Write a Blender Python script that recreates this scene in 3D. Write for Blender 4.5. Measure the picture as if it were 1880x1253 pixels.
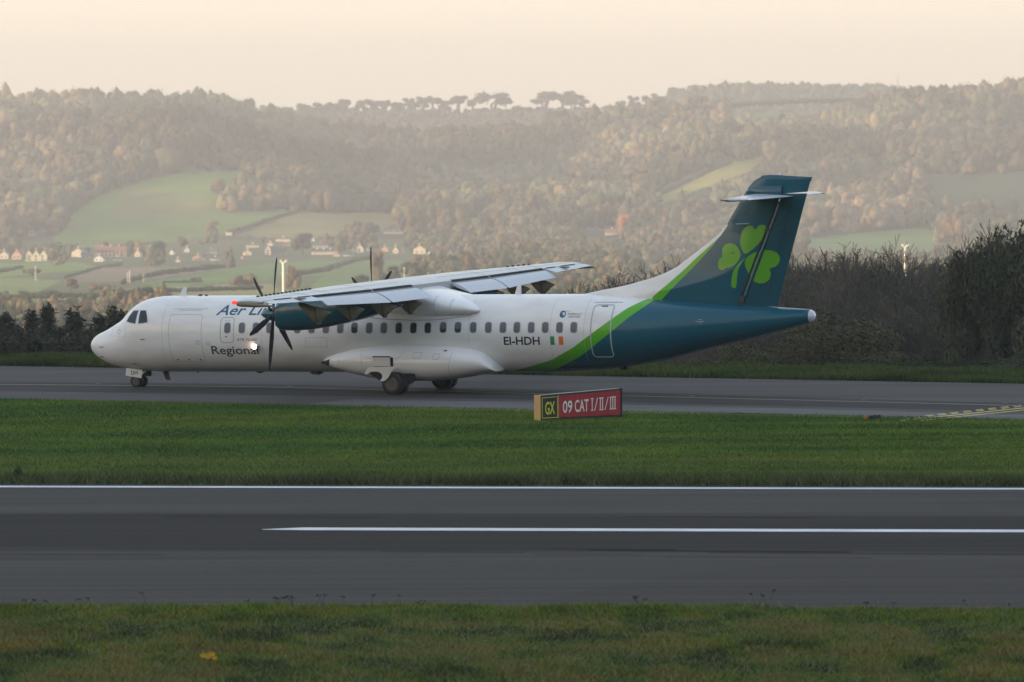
import bpy, bmesh, math, random
import numpy as np
from mathutils import Vector, Matrix
random.seed(7); rng=np.random.default_rng(11)
SC=bpy.context.scene; COL=SC.collection
for o in list(bpy.data.objects): bpy.data.objects.remove(o)

# ------------------------------------------------------------------ camera
F=10740.;CX,CY=940.,626.5;YH=192.;H=9.911;ROLL=-0.0043
_p=math.atan((CY-YH)/F)
FWD=np.array([0,math.cos(_p),-math.sin(_p)]);_u0=np.array([0,math.sin(_p),math.cos(_p)]);_r0=np.array([1.,0,0])
_c,_s=math.cos(ROLL),math.sin(ROLL)
RT=_c*_r0+_s*_u0; UP=-_s*_r0+_c*_u0
EYE=np.array([0,0,H])
cam=bpy.data.cameras.new('camera'); camo=bpy.data.objects.new('camera',cam); COL.objects.link(camo)
m=Matrix.Identity(4)
for i in range(3):
    m[i][0]=RT[i]; m[i][1]=UP[i]; m[i][2]=-FWD[i]; m[i][3]=EYE[i]
camo.matrix_world=m
cam.sensor_width=36; cam.lens=F/1880*36; cam.clip_start=1; cam.clip_end=40000
cam.dof.use_dof=True; cam.dof.focus_distance=198; cam.dof.aperture_fstop=3.0
SC.camera=camo
# ------------------------------------------------------------------ light
SUN_EL=math.radians(4.5); SUN_AZ=math.radians(24)      # from the left, a little behind the camera
SD=Vector((-math.cos(SUN_AZ)*math.cos(SUN_EL),-math.sin(SUN_AZ)*math.cos(SUN_EL),math.sin(SUN_EL)))
sl=bpy.data.lights.new('sun','SUN'); sl.energy=5.0; sl.angle=math.radians(.6); sl.color=(1,.72,.45)
so=bpy.data.objects.new('sun',sl); COL.objects.link(so); so.rotation_euler=SD.to_track_quat('Z','Y').to_euler()
w=bpy.data.worlds.new('World'); SC.world=w; w.use_nodes=True
nt=w.node_tree; nt.nodes.clear()
N=nt.nodes.new; LK=nt.links.new
sky=N('ShaderNodeTexSky'); sky.sky_type='NISHITA'; sky.sun_disc=False
sky.sun_elevation=SUN_EL; sky.sun_rotation=math.atan2(SD.x,SD.y); sky.dust_density=2.; sky.air_density=1.
bg1=N('ShaderNodeBackground'); bg1.inputs[1].default_value=.10; LK(sky.outputs[0],bg1.inputs[0])
tc=N('ShaderNodeTexCoord'); sx=N('ShaderNodeSeparateXYZ'); LK(tc.outputs['Generated'],sx.inputs[0])
rp=N('ShaderNodeValToRGB'); LK(sx.outputs[2],rp.inputs[0])
cr=rp.color_ramp; cr.elements[0].position=0; cr.elements[0].color=(.88,.755,.605,1)
cr.elements[1].position=1; cr.elements[1].color=(.34,.42,.55,1)
for p,c in ((.03,(.86,.75,.63,1)),(.12,(.75,.73,.67,1)),(.35,(.52,.58,.66,1))):
    e=cr.elements.new(p); e.color=c
# the dusk sky is brighter and warmer towards the north-west than behind the viewer
dt=N('ShaderNodeVectorMath'); dt.operation='DOT_PRODUCT'; dt.inputs[1].default_value=(-.62,.78,0); LK(tc.outputs['Generated'],dt.inputs[0])
mg=N('ShaderNodeMapRange'); mg.inputs[1].default_value=-1; mg.inputs[2].default_value=.78; mg.inputs[3].default_value=.30; mg.inputs[4].default_value=1.0; LK(dt.outputs['Value'],mg.inputs[0])
mz=N('ShaderNodeMapRange'); mz.inputs[1].default_value=.15; mz.inputs[2].default_value=.6; mz.inputs[3].default_value=0; mz.inputs[4].default_value=1; LK(sx.outputs[2],mz.inputs[0])
mx_=N('ShaderNodeMix'); mx_.data_type='FLOAT'; LK(mz.outputs[0],mx_.inputs[0]); LK(mg.outputs[0],mx_.inputs[2]); mx_.inputs[3].default_value=1.0
vm_=N('ShaderNodeVectorMath'); vm_.operation='SCALE'; LK(rp.outputs[0],vm_.inputs[0]); LK(mx_.outputs[0],vm_.inputs['Scale'])
bg2=N('ShaderNodeBackground'); bg2.inputs[1].default_value=.93; LK(vm_.outputs[0],bg2.inputs[0])
ad=N('ShaderNodeAddShader'); LK(bg1.outputs[0],ad.inputs[0]); LK(bg2.outputs[0],ad.inputs[1])
wo=N('ShaderNodeOutputWorld'); LK(ad.outputs[0],wo.inputs[0])
SC.view_settings.view_transform='Standard'; SC.view_settings.look='None'; SC.view_settings.exposure=0.50; SC.view_settings.gamma=1
SC.view_settings.use_curve_mapping=False
HAZE=.000140

# ------------------------------------------------------------------ helpers
def ray(px,py): return FWD+RT*(px-CX)/F+UP*(CY-py)/F
def G(px,py,z=0.):
    r=ray(px,py); return EYE+r*((z-H)/r[2])
def P(px,py,d):
    r=ray(px,py); return EYE+r*(d/r[1])
def tag(o,label=None,cat=None,group=None,kind=None):
    if label: o['label']=label
    if cat: o['category']=cat
    if group: o['group']=group
    if kind: o['kind']=kind
    return o
def empty(name,loc=(0,0,0)):
    o=bpy.data.objects.new(name,None); COL.objects.link(o); o.location=loc; o.empty_display_size=.2; return o
def link(name,me,mt=None,parent=None):
    o=bpy.data.objects.new(name,me); COL.objects.link(o)
    if mt is not None:
        for q in (mt if isinstance(mt,(list,tuple)) else [mt]): me.materials.append(q)
    if parent is not None: o.parent=parent
    return o
def np_mesh(name,v,f,col=None,smooth=False):
    me=bpy.data.meshes.new(name); v=np.asarray(v,dtype=np.float32); f=np.asarray(f,dtype=np.int32); k=f.shape[1]
    me.vertices.add(len(v)); me.vertices.foreach_set('co',v.ravel())
    me.loops.add(f.size); me.loops.foreach_set('vertex_index',f.ravel())
    me.polygons.add(len(f)); me.polygons.foreach_set('loop_start',np.arange(0,f.size,k,dtype=np.int32))
    me.polygons.foreach_set('loop_total',np.full(len(f),k,dtype=np.int32))
    if smooth: me.polygons.foreach_set('use_smooth',np.ones(len(f),dtype=bool))
    if col is not None:
        a=me.color_attributes.new('col','FLOAT_COLOR','POINT')
        c=np.ones((len(v),4),dtype=np.float32); c[:,:3]=col; a.data.foreach_set('color',c.ravel())
    me.update(); me.validate(); return me
def bm_obj(name,bm,mt,parent=None,smooth=False,ang=None):
    me=bpy.data.meshes.new(name); bmesh.ops.recalc_face_normals(bm,faces=bm.faces); bm.to_mesh(me); bm.free()
    if smooth:
        for p in me.polygons: p.use_smooth=True
        if ang: me.set_sharp_from_angle(angle=math.radians(ang))
    return link(name,me,mt,parent)
def box(bm,c,s,R=None,mi=0,bev=0):
    r=bmesh.ops.create_cube(bm,size=1); vs=r['verts']
    for v in vs:
        v.co=Vector((v.co.x*s[0],v.co.y*s[1],v.co.z*s[2]))
        if R is not None: v.co=R@v.co
        v.co+=Vector(c)
    fs={f for v in vs for f in v.link_faces}
    for f in fs: f.material_index=mi
    if bev: bmesh.ops.bevel(bm,geom=list({e for v in vs for e in v.link_edges}),offset=bev,segments=2,affect='EDGES')
    return vs
def tube(bm,pts,rad,n=8,cap=True,mi=0):
    pts=[Vector(p) for p in pts]; rings=[]
    for i,p in enumerate(pts):
        d=(pts[min(i+1,len(pts)-1)]-pts[max(i-1,0)]).normalized()
        a=d.orthogonal().normalized() if i==0 else (A-d*A.dot(d)).normalized(); A=a; b=d.cross(a)
        r=rad[i] if isinstance(rad,(list,tuple)) else rad
        rings.append([bm.verts.new(p+(a*math.cos(2*math.pi*k/n)+b*math.sin(2*math.pi*k/n))*r) for k in range(n)])
    for i in range(len(rings)-1):
        for k in range(n):
            f=bm.faces.new((rings[i][k],rings[i][(k+1)%n],rings[i+1][(k+1)%n],rings[i+1][k])); f.material_index=mi
    if cap:
        for r in (rings[0][::-1],rings[-1]):
            f=bm.faces.new(r); f.material_index=mi
    return rings
def loft(bm,rings,cap=True,close=True,mi=0):
    R=[[bm.verts.new(p) for p in r] for r in rings]; n=len(R[0])
    for i in range(len(R)-1):
        for k in range(n if close else n-1):
            f=bm.faces.new((R[i][k],R[i][(k+1)%n],R[i+1][(k+1)%n],R[i+1][k])); f.material_index=mi
    if cap:
        for r in (R[0][::-1],R[-1]):
            try: f=bm.faces.new(r); f.material_index=mi
            except ValueError: pass
    return R
def pchip(xs,ys):
    xs=np.array(xs,float); ys=np.array(ys,float); h=np.diff(xs); d=np.diff(ys)/h; m=np.zeros(len(xs))
    m[0],m[-1]=d[0],d[-1]
    for i in range(1,len(xs)-1):
        if d[i-1]*d[i]>0:
            w1=2*h[i]+h[i-1]; w2=h[i]+2*h[i-1]; m[i]=(w1+w2)/(w1/d[i-1]+w2/d[i])
    def f(x):
        x=np.clip(np.asarray(x,float),xs[0],xs[-1]); i=np.clip(np.searchsorted(xs,x)-1,0,len(h)-1); t=(x-xs[i])/h[i]
        return (2*t**3-3*t**2+1)*ys[i]+(t**3-2*t**2+t)*h[i]*m[i]+(-2*t**3+3*t**2)*ys[i+1]+(t**3-t**2)*h[i]*m[i+1]
    return f
# value noise
_T=rng.random((256,256))
def vnoise(x,y):
    x=np.asarray(x,float); y=np.asarray(y,float); xi=np.floor(x).astype(int); yi=np.floor(y).astype(int); fx=x-xi; fy=y-yi
    fx=fx*fx*(3-2*fx); fy=fy*fy*(3-2*fy)
    a=_T[xi%256,yi%256]; b=_T[(xi+1)%256,yi%256]; c=_T[xi%256,(yi+1)%256]; d=_T[(xi+1)%256,(yi+1)%256]
    return (a*(1-fx)+b*fx)*(1-fy)+(c*(1-fx)+d*fx)*fy
def fbm(x,y,o=4): return sum(vnoise(x*2**k+17*k,y*2**k+31*k)*.5**k for k in range(o))/(2-2*.5**o)
def inpoly(x,y,poly):
    x=np.asarray(x);y=np.asarray(y);c=np.zeros(x.shape,bool); n=len(poly)
    for i in range(n):
        x1,y1=poly[i];x2,y2=poly[(i+1)%n]
        if y1==y2: continue
        c^=((y1>y)!=(y2>y))&(x<(x2-x1)*(y-y1)/(y2-y1)+x1)
    return c
# ------------------------------------------------------------------ materials
def mat(name,c,rough=.6,metal=0.,var=.12,scale=6.,bump=0.,bscale=40.,coat=0.,emit=None,estr=0,spec=.5,obj=True,stretch=None):
    m=bpy.data.materials.new(name); m.use_nodes=True; t=m.node_tree; b=t.nodes['Principled BSDF']
    b.inputs['Roughness'].default_value=rough; b.inputs['Metallic'].default_value=metal
    b.inputs['Specular IOR Level'].default_value=spec
    if coat: b.inputs['Coat Weight'].default_value=coat; b.inputs['Coat Roughness'].default_value=.06
    co=t.nodes.new('ShaderNodeTexCoord'); mp=t.nodes.new('ShaderNodeMapping')
    t.links.new(co.outputs['Object'],mp.inputs[0])
    if stretch: mp.inputs['Scale'].default_value=stretch
    no=t.nodes.new('ShaderNodeTexNoise'); no.inputs['Scale'].default_value=scale; no.inputs['Detail'].default_value=6
    t.links.new(mp.outputs[0],no.inputs['Vector'])
    r=t.nodes.new('ShaderNodeValToRGB'); t.links.new(no.outputs[0],r.inputs[0])
    r.color_ramp.elements[0].position=.3; r.color_ramp.elements[1].position=.7
    r.color_ramp.elements[0].color=(*[x*(1-var) for x in c],1); r.color_ramp.elements[1].color=(*[min(1,x*(1+var)) for x in c],1)
    t.links.new(r.outputs[0],b.inputs['Base Color'])
    if bump:
        n2=t.nodes.new('ShaderNodeTexNoise'); n2.inputs['Scale'].default_value=bscale; n2.inputs['Detail'].default_value=4
        t.links.new(mp.outputs[0],n2.inputs['Vector'])
        bp=t.nodes.new('ShaderNodeBump'); bp.inputs['Strength'].default_value=bump; bp.inputs['Distance'].default_value=.02
        t.links.new(n2.outputs[0],bp.inputs['Height']); t.links.new(bp.outputs[0],b.inputs['Normal'])
    if emit:
        b.inputs['Emission Color'].default_value=(*emit,1); b.inputs['Emission Strength'].default_value=estr
    return m
def attr_mat(name,rough=.9,nscale=1.,namp=.25,mul=1.,spec=.2,trans=0):
    m=bpy.data.materials.new(name); m.use_nodes=True; t=m.node_tree; b=t.nodes['Principled BSDF']
    b.inputs['Roughness'].default_value=rough; b.inputs['Specular IOR Level'].default_value=spec
    a=t.nodes.new('ShaderNodeVertexColor'); a.layer_name='col'
    co=t.nodes.new('ShaderNodeTexCoord'); no=t.nodes.new('ShaderNodeTexNoise'); no.inputs['Scale'].default_value=nscale; no.inputs['Detail'].default_value=5
    t.links.new(co.outputs['Object'],no.inputs['Vector'])
    mr=t.nodes.new('ShaderNodeMapRange'); mr.inputs[1].default_value=.25; mr.inputs[2].default_value=.75
    mr.inputs[3].default_value=mul*(1-namp); mr.inputs[4].default_value=mul*(1+namp); t.links.new(no.outputs[0],mr.inputs[0])
    mx=t.nodes.new('ShaderNodeVectorMath'); mx.operation='SCALE'
    t.links.new(a.outputs[0],mx.inputs[0]); t.links.new(mr.outputs[0],mx.inputs['Scale']); t.links.new(mx.outputs[0],b.inputs['Base Color'])
    return m
M={}
M['white']=mat('white_paint',(.78,.775,.77),.28,var=.03,scale=1.2,coat=.6,stretch=(.4,1,1))
M['wing']=mat('wing_grey',(.42,.46,.50),.34,var=.06,scale=2.,coat=.2)
M['flap']=mat('flap_grey',(.50,.54,.59),.36,var=.08,scale=3.,coat=.1,stretch=(1,6,1))
M['under']=mat('fairing_glow_tan',(.21,.175,.125),.5,var=.12,scale=4)  # tan base with the warm sky glow on the fairings painted in
M['teal']=mat('teal_paint',(.001,.072,.112),.28,var=.05,scale=1.,coat=.2)
M['green']=mat('lime_paint',(.10,.36,.012),.3,var=.04,coat=.15)
M['black']=mat('black_rubber',(.018,.018,.019),.7,var=.2)
M['dark']=mat('dark_metal',(.03,.03,.032),.5,var=.2)
M['gap']=mat('shadow_gap',(.02,.02,.022),.9,var=.1)
M['glass']=mat('cockpit_glass',(.012,.022,.035),.12,var=.3,scale=5,spec=.35)
M['pane']=mat('window_pane',(.13,.14,.175),.45,var=.15,scale=3,spec=.3)
M['paned']=mat('window_pane_dark',(.025,.03,.035),.35,var=.3,scale=3,spec=.3)
M['frame']=mat('window_frame',(.40,.41,.44),.4)
M['line']=mat('panel_line',(.36,.37,.40),.6)
M['outline']=mat('door_outline',(.40,.43,.47),.5)
M['navy']=mat('navy_lettering',(.005,.085,.19),.4,var=.03)
M['slate']=mat('slate_lettering',(.03,.06,.09),.4,var=.03)
M['ink']=mat('black_lettering',(.012,.012,.016),.5,var=.03)
M['fgreen']=mat('flag_green',(.02,.25,.10),.5,var=.03); M['forange']=mat('flag_orange',(.75,.17,.02),.5,var=.03)
M['steel']=mat('bare_metal',(.55,.55,.57),.3,metal=.9)
M['red']=mat('red_lens',(.7,.03,.02),.2,emit=(1,.09,.05),estr=.7)
M['lamp']=mat('lamp_glow',(1,.9,.8),.2,emit=(1,.66,.42),estr=14)
M['dome']=mat('clear_dome',(.55,.6,.75),.1,coat=1)
M['rim']=mat('wheel_rim',(.10,.09,.085),.5,metal=.3)
M['yellow']=mat('yellow_paint',(.62,.50,.06),.6,var=.12,scale=4)
M['wline']=mat('white_road_paint',(.60,.62,.64),.7,var=.22,scale=3.,stretch=(.25,1.5,1),bump=.2)
M['yline']=mat('worn_yellow_paint',(.50,.42,.14),.8,var=.25,scale=3)
M['rubber']=mat('rubber_mark',(.012,.012,.012),.95,var=.3,scale=2,spec=.03)
M['cline']=mat('faded_centreline',(.15,.14,.10),.8,var=.3,scale=3)
M['signred']=mat('sign_red',(.36,.02,.035),.45,var=.12,scale=3); M['signblack']=mat('sign_black',(.02,.022,.028),.4)
M['signtan']=mat('sign_end_plate',(.55,.33,.13),.6,var=.1,stretch=(6,6,.3)); M['signwhite']=mat('sign_white',(.75,.73,.70),.5)
M['signyel']=mat('sign_yellow',(.72,.68,.03),.5)
M['mast']=mat('mast_white',(.85,.80,.70),.5)
M['orange']=mat('orange_plastic',(.5,.14,.02),.5)
M['leaf']=attr_mat('foliage',nscale=1.5,namp=.35)
M['far']=attr_mat('far_foliage',nscale=.15,namp=.35)
M['grass']=attr_mat('grass_blades',nscale=.35,namp=.3)
M['bark']=mat('bark',(.06,.05,.042),.9,var=.3,scale=2)
M['twig']=attr_mat('twigs',nscale=.4,namp=.3)

# asphalt: streaks along the strip, patches, fine grain
def asphalt(name,base,axis_ang=0.,band=None,warm=0.):
    m=bpy.data.materials.new(name); m.use_nodes=True; t=m.node_tree; b=t.nodes['Principled BSDF']; b.inputs['Roughness'].default_value=.95
    b.inputs['Specular IOR Level'].default_value=.08
    g=t.nodes.new('ShaderNodeNewGeometry'); n=t.nodes.new; l=t.links.new
    def noise(sc,det,scale,rot=0.):
        mp=n('ShaderNodeMapping'); mp.inputs['Scale'].default_value=sc; mp.inputs['Rotation'].default_value=(0,0,rot); l(g.outputs['Position'],mp.inputs[0])
        no=n('ShaderNodeTexNoise'); no.inputs['Scale'].default_value=scale; no.inputs['Detail'].default_value=det; l(mp.outputs[0],no.inputs['Vector']); return no
    a=noise((.02,1.2,1),5,1.,axis_ang); bn=noise((.25,.6,1),6,.5); c=noise((1,1,1),3,14.)
    val=None
    def mr(src,lo,hi,a0=.3,a1=.7):
        q=n('ShaderNodeMapRange'); q.inputs[1].default_value=a0; q.inputs[2].default_value=a1; q.inputs[3].default_value=lo; q.inputs[4].default_value=hi; l(src,q.inputs[0]); return q.outputs[0]
    def mul(x,y):
        q=n('ShaderNodeMath'); q.operation='MULTIPLY'; l(x,q.inputs[0]); l(y,q.inputs[1]); return q.outputs[0]
    v=mul(mul(mr(a.outputs[0],.78,1.2),mr(bn.outputs[0],.92,1.08)),mr(c.outputs[0],.85,1.15))
    if band:                                          # rubber laid down along the middle of the runway
        sp=n('ShaderNodeSeparateXYZ'); l(g.outputs['Position'],sp.inputs[0])
        ofs=mr(noise((.01,.5,1),4,1.).outputs[0],-.7,.7)
        s0=n('ShaderNodeMath'); s0.operation='MULTIPLY_ADD'; s0.inputs[1].default_value=band[3]; l(sp.outputs[0],s0.inputs[0]); l(sp.outputs[1],s0.inputs[2])
        s1=n('ShaderNodeMath'); s1.operation='SUBTRACT'; s1.inputs[1].default_value=band[0]; l(s0.outputs[0],s1.inputs[0])
        s2=n('ShaderNodeMath'); s2.operation='ADD'; l(s1.outputs[0],s2.inputs[0]); l(ofs,s2.inputs[1])
        s3=n('ShaderNodeMath'); s3.operation='ABSOLUTE'; l(s2.outputs[0],s3.inputs[0])
        v=mul(v,mr(s3.outputs[0],band[2],1.,band[1]-.6,band[1]+.5))
    vm=n('ShaderNodeVectorMath'); vm.operation='SCALE'; vm.inputs[0].default_value=base; l(v,vm.inputs['Scale']); l(vm.outputs[0],b.inputs['Base Color'])
    bp=n('ShaderNodeBump'); bp.inputs['Strength'].default_value=.4; bp.inputs['Distance'].default_value=.01; l(c.outputs[0],bp.inputs['Height']); l(bp.outputs[0],b.inputs['Normal'])
    return m
def grassground(name,c1,c2,c3,sx=.3):
    m=bpy.data.materials.new(name); m.use_nodes=True; t=m.node_tree; b=t.nodes['Principled BSDF']; b.inputs['Roughness'].default_value=.95
    b.inputs['Specular IOR Level'].default_value=.1; n=t.nodes.new; l=t.links.new
    g=n('ShaderNodeNewGeometry'); mp=n('ShaderNodeMapping'); mp.inputs['Scale'].default_value=(sx,1,1); l(g.outputs['Position'],mp.inputs[0])
    no=n('ShaderNodeTexNoise'); no.inputs['Scale'].default_value=.35; no.inputs['Detail'].default_value=8; no.inputs['Roughness'].default_value=.65; l(mp.outputs[0],no.inputs['Vector'])
    r=n('ShaderNodeValToRGB'); l(no.outputs[0],r.inputs[0]); cr=r.color_ramp
    cr.elements[0].position=.32; cr.elements[0].color=(*c1,1); cr.elements[1].position=.68; cr.elements[1].color=(*c3,1)
    e=cr.elements.new(.5); e.color=(*c2,1); l(r.outputs[0],b.inputs['Base Color']); return m

# ------------------------------------------------------------------ ground sheets
def sheet(name,pts,mt,z=0.):
    bm=bmesh.new(); bm.faces.new([bm.verts.new((p[0],p[1],z)) for p in pts]); return tag(bm_obj(name,bm,mt),kind='structure')
def line_far(p1,p2,x):                                  # ground line through two photo points, evaluated at world X
    a=G(*p1);b=G(*p2); t=(x-a[0])/(b[0]-a[0]); return a[1]+(b[1]-a[1])*t
XW=900.
VL=((0,672),(1880,705))                                # far edge of the taxiway
ground_m=grassground('airfield_turf',(.035,.06,.014),(.045,.085,.016),(.06,.105,.022))
vy=lambda x:min(line_far(*VL,x)+4.5,330) if x<300 else line_far(*VL,300)+4.5
sheet('ground',[(-XW,-900),(XW,-900),(XW,vy(XW)),(300,vy(300)),(-200,vy(-200)),(-XW,vy(-200))],ground_m,0.)
RW=lambda x:G(940,895)[1]-.0105*x                       # far edge of the runway
rE=G(940,895)[1]; rC=G(940,973)[1]
RSL=.10
run_m=asphalt('runway_asphalt',(.060,.055,.052),0.,band=(rC-.9,6.0,.47,RSL))
def strip(name,y0,y1,x0,x1,mt,z,sl=RSL):
    return sheet(name,[(x0,y0-sl*x0),(x1,y0-sl*x1),(x1,y1-sl*x1),(x0,y1-sl*x0)],mt,z)
strip('runway',rC-(rE-rC)-14,rE+.35,-700,700,run_m,.004)
strip('runway_edge_line',rE-.55,rE+.05,-700,700,M['wline'],.008)
for k_,(xa_,xb_,py_,w__) in enumerate(((700,960,1014,.10),(1000,1240,1009,.16),(1080,1560,1012,.22),(1300,1900,1016,.12),(980,1180,1019,.08),(-100,300,1018,.10),(1150,1500,950,.12),(300,700,949,.10),(1220,1600,1024,.09))):
    a_=G(xa_,py_);b_=G(xb_,py_+ (xb_-xa_)*.004); sheet('tyre_mark',[(a_[0],a_[1]),(b_[0],b_[1]-w__),(b_[0],b_[1]+w__*.3),(a_[0],a_[1]+w__)],M['rubber'],.007)
gsheet_=lambda name,pts,mt,z:sheet(name,[tuple(G(*p))[:2] for p in pts],mt,z)
gsheet_('asphalt_patch',[(860,1130),(1120,1076),(1330,1046),(1500,1034),(2000,1030),(2000,1130)],asphalt('patch_asphalt',(.054,.049,.047)),.0055)
x0=G(482,972)[0]
sheet('runway_centre_line',[(x0,rC-.30-RSL*x0),(x0+.9,rC-.42-RSL*(x0+.9)),(x0+30,rC-.42-RSL*(x0+30)),(x0+30,rC+.42-RSL*(x0+30)),(x0+.9,rC+.42-RSL*(x0+.9)),(x0,rC-.18-RSL*x0)],M['wline'],.008)
strip('edge_shade_strip',rE+.08,rE+.75,-700,700,mat('edge_shade',(.022,.018,.012),.95,var=.4,scale=3),.012)  # dark strip paints the shade under the grass lip beside the runway
strip('runway_centre_line',rC-.42,rC+.42,x0-50,x0-20,M['wline'],.008)
tax_m=asphalt('taxiway_asphalt',(.082,.078,.078),.26)
taxd_m=asphalt('taxiway_dark_asphalt',(.047,.046,.047),.26)
taxl_m=asphalt('taxiway_shoulder',(.125,.120,.122),.2)
NL=((0,733),(1880,771))
def tline(p1,p2,x): return (x,line_far(p1,p2,x))
sheet('taxiway',[tline(*NL,-60),tline(*NL,60),tline(*VL,60),tline(*VL,-60)],tax_m,.004)
sheet('taxiway',[tline(*NL,-60),tline(*VL,-60),(-300,line_far(*VL,-60)+20),(-300,line_far(*NL,-60)+20)],tax_m,.004)
sheet('taxiway',[tline(*NL,60),tline(*VL,60),(300,line_far(*VL,60)-20),(300,line_far(*NL,60)-20)],tax_m,.004)
def gp(*pts): return [G(*p) for p in pts]
def gsheet(name,pts,mt,z):
    return sheet(name,[tuple(p) for p in gp(*pts)],mt,z)
gsheet('taxiway_worn_lane',[(-300,712),(0,718),(600,728),(1000,735),(1400,745),(2100,762),(2100,748),(1400,728),(1000,716),(600,708),(300,704),(-300,700)],taxd_m,.008)
gsheet('taxiway_shoulder',[(548,744.5),(650,734),(1000,740),(1400,750),(2100,768),(2100,779),(1880,773),(980,756)],taxl_m,.012)
gsheet('taxiway_centre_line',[(-300,707),(0,706.4),(254,708.5),(480,711),(800,718.6),(1000,724),(1280,730.6),(1830,744.3),(2100,751),(2100,752),(1830,745.3),(1280,731.6),(1000,725),(800,719.6),(480,712),(254,709.5),(0,707.4),(-300,708)],M['cline'],.016)
# holding position marks: two solid and two broken yellow lines
def band_px(name,a,b,t,mt,z=.016,dash=None):
    a=np.array(a,float);b=np.array(b,float); bm=bmesh.new(); n=dash[0] if dash else 1
    for i in range(n):
        s0=i/n; s1=(i+(dash[1] if dash else 1))/n
        p=a+(b-a)*s0; q=a+(b-a)*s1
        c=[G(p[0],p[1]),G(q[0],q[1]),G(q[0],q[1]+t),G(p[0],p[1]+t)]
        bm.faces.new([bm.verts.new((k[0],k[1],z)) for k in c])
    return tag(bm_obj(name,bm,mt),kind='structure')
band_px('holding_line',(1652,773),(2000,737),1.4,M['yline']); band_px('holding_line',(1690,772.8),(2000,741),1.3,M['yline'])
band_px('broken_holding_line',(1655,770.2),(2000,733.5),1.1,M['yline'],dash=(15,.6)); band_px('broken_holding_line',(1698,764),(2000,730.5),1.1,M['yline'],dash=(13,.6))

# ------------------------------------------------------------------ valley and hills
CREST=np.array([(-3000,196),(-600,192),(0,192),(250,195),(400,200),(470,214),(560,240),(640,258),(720,266),(800,266),(900,260),(1000,248),(1080,232),(1150,222),(1240,214),(1330,210),(1500,208),(1650,206),(1750,205),(1820,198),(1880,192),(2400,180),(5000,160)],float)
def crest(u): return np.interp(u,CREST[:,0],CREST[:,1])
DK=np.array([200,236,250,275,330,420,500,900,1500,2000,2600,3200,3800,4300,4500,4800,5100,5400,5650],float)
ZK=[-.15,-.15,-1.2,-4.2,-9.5,-16,-20,-33,-47]
ZK+= [H-(y-YH)*d/F for y,d in ((560,2000),(522,2600),(497,3200),(472,3800),(440,4300))]
Z0=np.array(ZK+[0]*5)
def terr_z(u,d):
    u=np.asarray(u,float); d=np.asarray(d,float)
    zb=np.interp(d,DK[:14],Z0[:14])
    cy=crest(u); t=np.clip((d-4300)/(5650-4300),0,1)
    prof=440+(cy-440)*(t**.9)
    zh=H-(prof-YH)*np.minimum(d,5650)/F
    z=np.where(d>4300,zh,zb)
    X=u_to_x(u,d)
    far=np.clip((d-4300)/500,0,1)*np.clip((5650-d)/300,0,1)
    z=z+far*((fbm(X/190+3,d/420+9,3)-.5)*80)
    mid=np.clip((d-500)/900,0,1)*np.clip((4300-d)/600,0,1)
    z=z+mid*((fbm(X/200+8,d/500+5,3)-.5)*9)
    z=np.where(d>5650,z-(d-5650)*.10,z)
    # right-hand shoulder close to the airfield rises slowly
    return z
def u_to_x(u,d): return (u-CX)/F*d
FIELDS=[([(100,447),(105,405),(190,352),(310,318),(455,310),(432,345),(395,368),(425,388),(520,383),(545,388),(425,427),(300,444),(180,452)],(.16,.23,.045)),
 ([(430,432),(545,389),(725,390),(740,402),(690,428),(560,436)],(.30,.24,.09)),
 ([(1195,374),(1225,342),(1320,303),(1405,290),(1375,318),(1290,348),(1215,376)],(.33,.30,.07)),
 ([(1330,222),(1345,200),(1560,190),(1640,192),(1540,206),(1430,220)],(.24,.26,.09)),
 ([(1470,480),(1480,440),(1700,420),(1722,430),(1722,480)],(.17,.25,.06)),
 ([(845,405),(895,385),(900,412),(850,420)],(.25,.28,.06)),
 ([(1690,325),(1990,320),(1990,388),(1700,385)],(.07,.10,.04)),  # hillside shade is put into this field's darker colour
 ([(230,335),(420,375),(330,400),(200,395)],(.22,.21,.065))]
VALLEY=[([(-600,560),(-600,478),(140,478),(190,489),(60,500),(0,505)],(.19,.27,.05)),
 ([(120,512),(190,489),(330,487),(400,492),(300,508),(200,515)],(.27,.19,.12)),
 ([(250,520),(420,490),(560,478),(760,478),(700,498),(500,510),(300,525)],(.15,.23,.055)),
 ([(-600,546),(200,543),(400,532),(620,530),(620,585),(-600,620)],(.27,.28,.08)),
 ([(560,536),(600,500),(700,490),(800,497),(800,540)],(.16,.23,.06)),
 ([(210,540),(340,522),(500,520),(520,534),(300,541)],(.30,.26,.09)),
 ([(-600,505),(30,505),(110,512),(60,540),(-600,545)],(.22,.26,.065))]
ug=np.concatenate([np.linspace(-9000,-400,40)[:-1],np.linspace(-400,2300,420),np.linspace(2300,11000,40)[1:]])
dg=np.concatenate([np.linspace(228,520,50)[:-1],np.geomspace(520,3600,110)[:-1],np.linspace(3600,5750,180)[:-1],np.linspace(5750,9200,40)])
U,D=np.meshgrid(ug,dg)
Zt=terr_z(U,D); X=u_to_x(U,D); 
# far ridge behind the main hill (carries the skyline pines)
RIDGE=np.array([(-3000,205),(300,205),(480,200),(560,206),(700,205),(900,208),(1050,206),(1150,204),(1260,188),(1330,180),(1500,182),(1640,184),(1700,200),(5000,200)],float)
ry=np.interp(U,RIDGE[:,0],RIDGE[:,1])
zr=H-(ry-YH)*7000/F
bump=np.exp(-((D-7000)/500)**2)
Zt=np.where(D>5650,np.maximum(Zt,(-260+(zr+260)*bump)),Zt)
Zt=np.where(D>7700,-140,Zt)
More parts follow.
